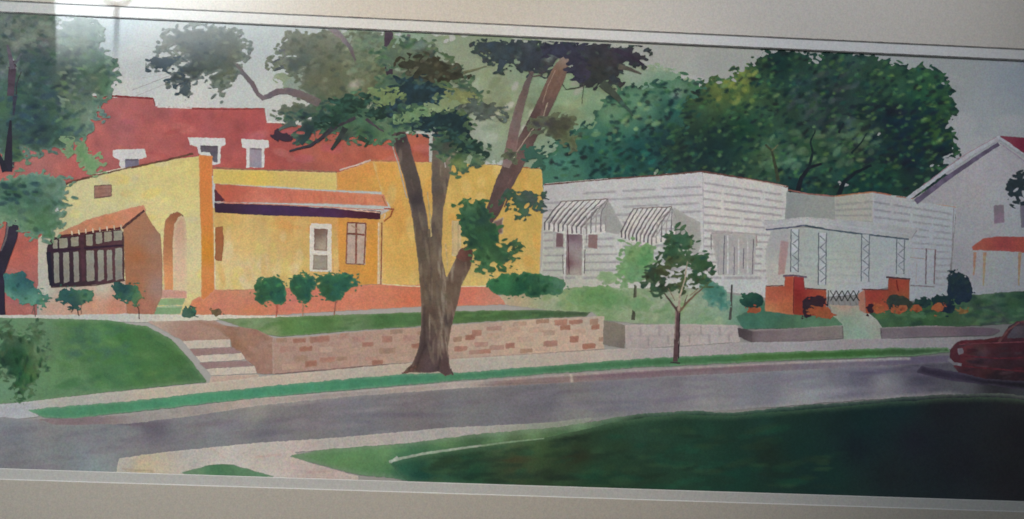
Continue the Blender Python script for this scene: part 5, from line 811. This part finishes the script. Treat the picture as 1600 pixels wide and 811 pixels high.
limb([(690, 440), (700, 400), (712, 350), (730, 300)], [20, 6, 3, 2], (150, 138, 110), 'limb', None) if False else None
wash('leaf_cluster', bt, blobs([(868, 80, 16, 9), (896, 92, 12, 12), (880, 76, 22, 8), (905, 110, 12, 14)], 4, 7, 44), [(870, 80, (60, 62, 84)), (900, 95, (58, 54, 70))], sp=1.7, mott=.12, label='dark leaves over the top of the long right limb', clip=lambda X, Y: Y-(24+X*.0472), dabs=[(30, [(44, 46, 62), (62, 58, 76)], (4, 8), (2, 4), (-50, 60), .5)])
# trunk
wash('trunk', bt, [(604, 208), (622, 204), (634, 206), (640, 224), (656, 280), (668, 340), (670, 370), (676, 330), (674, 280), (676, 210), (690, 200), (694, 240), (700, 236), (712, 238), (702, 280), (692, 330), (690, 400), (698, 434), (712, 404), (724, 388), (735, 384), (740, 396), (734, 420), (722, 444), (716, 470), (708, 500), (700, 540), (702, 570), (706, 584), (696, 588), (686, 580), (672, 582), (650, 582), (630, 582), (644, 568), (654, 545), (658, 510), (658, 470), (655, 430), (650, 380), (644, 340), (634, 290), (622, 244), (612, 222)],
     [(620, 215, (60, 48, 54)), (630, 240, (84, 70, 66)), (640, 280, (84, 72, 64)), (652, 310, (68, 58, 62)), (655, 360, (90, 76, 64)), (664, 400, (84, 72, 60)), (684, 220, (92, 78, 70)), (684, 270, (94, 82, 72)), (704, 250, (128, 118, 98)), (684, 340, (108, 92, 78)), (680, 400, (116, 100, 80)), (670, 450, (98, 82, 64)), (690, 460, (106, 90, 70)), (700, 440, (92, 72, 60)), (716, 430, (106, 84, 70)), (728, 400, (92, 62, 52)),
      (672, 500, (78, 62, 56)), (690, 500, (112, 94, 78)), (704, 500, (86, 66, 60)), (668, 540, (72, 56, 56)), (686, 540, (104, 84, 76)), (640, 578, (88, 62, 56)), (670, 574, (84, 68, 70)), (700, 575, (84, 60, 60))],
     sp=1.9, wob=.9, ws=9, mott=.09, ms=12, label='thick trunk dividing into several limbs', edge=((140, 124, 100), 2, .35),
     dabs=[(150, [(118, 104, 86), (88, 76, 72), (104, 92, 78), (76, 62, 62), (134, 122, 102)], (8, 24), (1.5, 3.5), (72, 98), .38), (30, [(150, 138, 120), (132, 116, 100)], (10, 26), (1.2, 2.5), (78, 96), .4, (670, 380, 710, 560))],
     lines=[([(668, 365), (674, 420), (672, 480)], 1.6, (84, 70, 62), .5), ([(697, 432), (694, 470), (690, 520)], 1.4, (140, 126, 106), .5), ([(662, 480), (664, 540), (650, 575)], 2, (66, 50, 50), .5), ([(688, 560), (684, 580)], 2, (66, 52, 56), .6), ([(641, 226), (660, 300), (668, 360)], 1.4, (70, 58, 70), .5)])
wash('cut_limb', bt, [(712, 402), (720, 388), (732, 384), (739, 392), (736, 406), (724, 410)], [(720, 395, (108, 68, 58)), (734, 396, (84, 52, 48))], sp=1.6, wob=.9, mott=.1, label='dark stub of a sawn limb')
strokes_each('bark_light', bt, [([(668, 300), (672, 340), (674, 370)], 2, (170, 148, 100)), ([(612, 224), (624, 262), (636, 310)], 1.6, (166, 160, 146)), ([(693, 240), (696, 262)], 2, (170, 166, 156)), ([(696, 380), (700, 420)], 2.2, (186, 156, 104))])
# middle foliage over the limbs
DG = [(36, 80, 62), (30, 64, 66), (62, 104, 60), (84, 120, 80), (48, 88, 54), (40, 56, 64)]
wash('leaf_cluster', bt, blobs([(545, 165, 34, 14, -12), (530, 182, 36, 12, -20), (500, 190, 24, 14), (560, 195, 40, 20), (590, 200, 30, 18), (480, 200, 20, 12, 40), (476, 215, 14, 8, -20), (455, 190, 14, 6), (540, 210, 26, 10), (620, 190, 30, 20), (570, 175, 20, 12), (602, 212, 26, 10), (470, 184, 20, 8)], 6, 9, 51),
     [(545, 160, (40, 84, 66)), (530, 180, (34, 78, 56)), (500, 190, (44, 76, 68)), (480, 205, (40, 56, 62)), (560, 200, (80, 112, 78)), (575, 208, (40, 84, 60)), (600, 195, (92, 120, 92)), (620, 190, (76, 110, 76)), (540, 215, (60, 70, 66)), (455, 190, (66, 86, 84)), (580, 185, (66, 96, 70)), (600, 215, (86, 120, 78))],
     sp=1.7, mott=.12, ms=9, label='middle left foliage in front of the brick building', dabs=[(140, DG, (4, 10), (2, 4.5), (-50, 20), .5), (30, [(116, 134, 108), (98, 124, 92)], (3, 7), (2, 3.5), (-40, 20), .5)], edge=((104, 124, 100), 2, .35))
strokes_each('leaf_tips', bt, [([(520, 200), (500, 218), (484, 228), (452, 236)], (7, 3), (58, 56, 66)), ([(540, 200), (530, 218), (518, 234)], (10, 4), (52, 62, 60)), ([(486, 196), (480, 214), (470, 226)], (14, 6), (40, 62, 64)), ([(572, 186), (590, 200), (600, 206)], (5, 2), (72, 62, 72)), ([(556, 184), (530, 196), (506, 214)], (6, 3), (62, 58, 66)), ([(462, 192), (440, 200), (432, 206)], (8, 3), (76, 92, 86)), ([(560, 214), (576, 222), (570, 230)], (8, 3), (44, 74, 56))], 'dark leaf sprays hanging before the brick wall')
wash('leaf_cluster', bt, blobs([(440, 212, 12, 8)], 2, 6, 3), (68, 48, 64), sp=1.6, label='single dark leaf spot by the rightmost brick window')
wash('leaf_cluster', bt, blobs([(640, 90, 50, 26), (670, 110, 44, 24), (700, 118, 26, 8, 15), (620, 150, 40, 26), (660, 150, 44, 30), (690, 180, 40, 24), (640, 180, 44, 24), (600, 168, 20, 12), (720, 150, 30, 14), (715, 200, 26, 26), (700, 225, 20, 22), (735, 232, 22, 16), (660, 195, 18, 10), (620, 130, 26, 12), (742, 244, 10, 14), (716, 252, 14, 18)], 7, 11, 61),
     [(640, 80, (104, 122, 100)), (660, 70, (100, 120, 110)), (670, 95, (84, 84, 64)), (690, 105, (74, 74, 70)), (640, 105, (92, 100, 72)), (660, 115, (82, 86, 58)), (620, 130, (60, 90, 84)), (615, 145, (90, 114, 66)), (640, 140, (46, 72, 74)), (660, 150, (40, 70, 80)), (630, 155, (38, 74, 78)), (680, 150, (92, 116, 78)), (700, 130, (76, 100, 54)), (660, 170, (84, 116, 66)), (640, 175, (72, 106, 70)), (690, 190, (36, 66, 70)), (670, 185, (60, 90, 64)),
      (615, 190, (44, 84, 64)), (710, 200, (46, 84, 62)), (720, 180, (84, 104, 56)), (735, 230, (38, 76, 64)), (700, 225, (70, 56, 60)), (740, 245, (80, 110, 78)), (690, 215, (52, 96, 66)), (720, 150, (112, 120, 92)), (716, 255, (110, 132, 70)), (610, 165, (36, 72, 76)), (680, 160, (110, 130, 92))],
     sp=1.8, mott=.12, ms=11, label='central foliage around the top of the trunk', clip=lambda X, Y: Y-(24+X*.0472),
     dabs=[(330, DG+[(92, 112, 66), (104, 122, 84)], (4, 11), (2.4, 5.5), (-50, 30), .45), (50, [(34, 62, 74), (30, 70, 66)], (6, 13), (3, 6), (-40, 20), .55, (600, 130, 720, 200)), (30, [(80, 78, 60), (70, 72, 60)], (7, 16), (3, 6), (-10, 30), .5, (640, 80, 720, 125))],
     spots=[(720, 170, 8, 8, 0, (150, 148, 140), .5), (655, 208, 22, 5, 5, (176, 160, 140), .9)], edge=((104, 122, 92), 2, .35))
for lab, B, cc in [('dark teal clump left of the crown centre', [(628, 142, 30, 13, -25), (655, 150, 34, 16, -10), (606, 168, 14, 9)], (34, 60, 68)), ('dark teal clump over the middle limb', [(690, 186, 34, 13, 10), (668, 200, 16, 9), (716, 196, 20, 12, 30)], (30, 58, 64)),
                   ('olive brown clump near the top of the crown', [(668, 106, 36, 15, 10), (706, 118, 22, 7, 15), (640, 100, 16, 9)], (62, 62, 46)), ('dark clump over the brick wall', [(552, 160, 26, 9, -10), (530, 180, 30, 8, -25), (585, 176, 14, 6)], (34, 66, 54)),
                   ('dark leaf fan right of the crown', [(728, 228, 20, 9, 20), (712, 216, 14, 10, 40), (745, 236, 10, 6, 20)], (34, 64, 58)), ('grey green clump right of the crown', [(745, 168, 34, 11, 18), (770, 176, 16, 8, 20)], (82, 92, 82))]:
    wash('leaf_cluster', bt, blobs(B, 5, 8, LAY[0]), cc, sp=1.7, mott=.14, ms=8, label=lab, lsz=1.1, dabs=[(36, [cc, tuple(int(v*1.35+8) for v in cc), tuple(int(v*.8) for v in cc)], (4, 9), (2, 4), (-50, 30), .5)])
for lab, B, cc in [('pale green clump between the limbs', [(700, 162, 22, 10, -10), (684, 168, 14, 8)], (120, 138, 98)), ('light green clump above the left limb', [(608, 152, 18, 9, -20), (592, 146, 12, 7)], (104, 124, 78)), ('light green sprig over the trunk fork', [(650, 178, 20, 8, -15), (634, 186, 12, 6)], (98, 128, 88)), ('yellow green sprig right of centre', [(720, 150, 18, 8, 0)], (112, 120, 74))]:
    wash('leaf_cluster', bt, blobs(B, 4, 7, LAY[0]), cc, sp=1.7, mott=.1, ms=8, label=lab, leaf=.8, lsz=.8, dabs=[(16, [cc, tuple(int(v*1.2) for v in cc), tuple(int(v*.85) for v in cc)], (4, 8), (2, 3.5), (-50, 30), .5)])
# lower hanging leaves
wash('leaf_cluster', bt, blobs([(742, 340, 26, 24), (754, 370, 28, 28), (770, 392, 24, 18, 30), (738, 322, 20, 10), (760, 400, 18, 20), (790, 390, 16, 9, 40), (786, 405, 8, 14), (724, 330, 10, 10), (755, 416, 9, 10), (802, 386, 7, 10, -30)], 5, 9, 71),
     [(735, 325, (74, 112, 72)), (740, 340, (36, 84, 60)), (750, 360, (48, 96, 52)), (752, 345, (34, 60, 66)), (770, 370, (40, 88, 52)), (750, 395, (50, 92, 52)), (760, 410, (66, 110, 66)), (790, 390, (46, 86, 54)), (800, 388, (56, 70, 60)), (740, 375, (30, 66, 54))],
     sp=1.7, mott=.12, ms=9, label='bright green leaves hanging low before the yellow wall', dabs=[(130, [(34, 84, 52), (52, 102, 54), (30, 66, 60), (66, 114, 68), (40, 76, 48)], (4, 11), (2, 4.5), (20, 80), .5)], edge=((96, 124, 70), 2, .4))
wash('leaf_cluster', bt, blobs([(808, 312, 18, 14), (835, 312, 18, 8), (816, 330, 10, 12), (848, 322, 9, 6, 40), (796, 306, 10, 8)], 4, 8, 81), [(805, 308, (52, 84, 66)), (835, 312, (66, 76, 76)), (818, 330, (64, 96, 68)), (848, 324, (64, 80, 80))],
     sp=1.6, mott=.1, ms=8, label='small spray of leaves at the right end of the yellow wall', dabs=[(40, [(48, 76, 64), (70, 84, 80), (58, 96, 62)], (4, 9), (2, 4), (-10, 60), .5)])
wash('leaf_cluster', bt, blobs([(840, 196, 10, 10), (868, 196, 28, 16), (878, 210, 18, 12), (800, 245, 10, 8), (890, 222, 12, 8, 50)], 4, 9, 91), [(850, 195, (70, 66, 76)), (870, 196, (70, 72, 56)), (888, 215, (80, 92, 62))], sp=1.8, mott=.1, label='dull olive leaf clump behind the long right limb', edge=((104, 122, 84), 3, .5), dabs=[(30, [(62, 62, 58), (84, 88, 60)], (5, 12), (3, 5), (10, 50), .5)])
wash('leaf_cluster', bt, blobs([(830, 242, 12, 12), (842, 256, 10, 8)], 3, 7, 92), (50, 92, 76), sp=1.7, label='small green leaf clump above the yellow wall', mott=.12)
strokes('root', bt, [([(650, 572), (640, 580), (628, 583)], (5, 2), (98, 66, 58)), ([(704, 576), (708, 586)], 3, (84, 66, 66))])
# ------------------------------------------------------------------ tidy the hierarchy: painting > subject > painted part
def read(o):
    me = o.data; n = len(me.vertices)
    co = np.empty(n*3, np.float32); me.vertices.foreach_get('co', co)
    t = np.empty(len(me.loops), np.int32); me.loops.foreach_get('vertex_index', t)
    c = np.empty(n*4, np.float32); me.color_attributes['pigment'].data.foreach_get('color', c)
    return co.reshape(-1, 3), t.reshape(-1, 3), c.reshape(-1, 4)
def merge_below(root):
    """a painted part is one mesh: its panes and strokes are brushwork inside it"""
    todo = []
    def walk(o):
        if o.type == 'MESH': todo.append(o)
        for ch in o.children: walk(ch)
    walk(root)
    if len(todo) == 1 and todo[0] is root: return
    V = []; T = []; C = []; k = 0
    for m in todo:
        a, t, c = read(m); V.append(a); T.append(t+k); C.append(c); k += len(a)
    V = np.concatenate(V); T = np.concatenate(T); C = np.concatenate(C)
    me = bpy.data.meshes.new(root.name)
    me.vertices.add(len(V)); me.vertices.foreach_set('co', V.ravel())
    me.loops.add(T.size); me.loops.foreach_set('vertex_index', T.ravel())
    me.polygons.add(len(T)); me.polygons.foreach_set('loop_start', np.arange(0, T.size, 3, dtype=np.int32)); me.update(calc_edges=True)
    me.color_attributes.new('pigment', 'FLOAT_COLOR', 'POINT').data.foreach_set('color', C.ravel()); me.materials.append(M_PAINT)
    par, lab, nm = root.parent, root.get('label'), root.name
    for m in todo:
        if m is not root: bpy.data.objects.remove(m)
    if root.type == 'MESH': root.data = me
    else:
        bpy.data.objects.remove(root); o = bpy.data.objects.new(nm.split('.')[0], me); COL.objects.link(o); o.parent = par
        if lab: o['label'] = lab
bpy.context.view_layer.update()
for s in list(PIC.children):
    if s.name.startswith(('outer_mat', 'inner_mat')): continue
    for p in list(s.children):
        if p.children: merge_below(p)
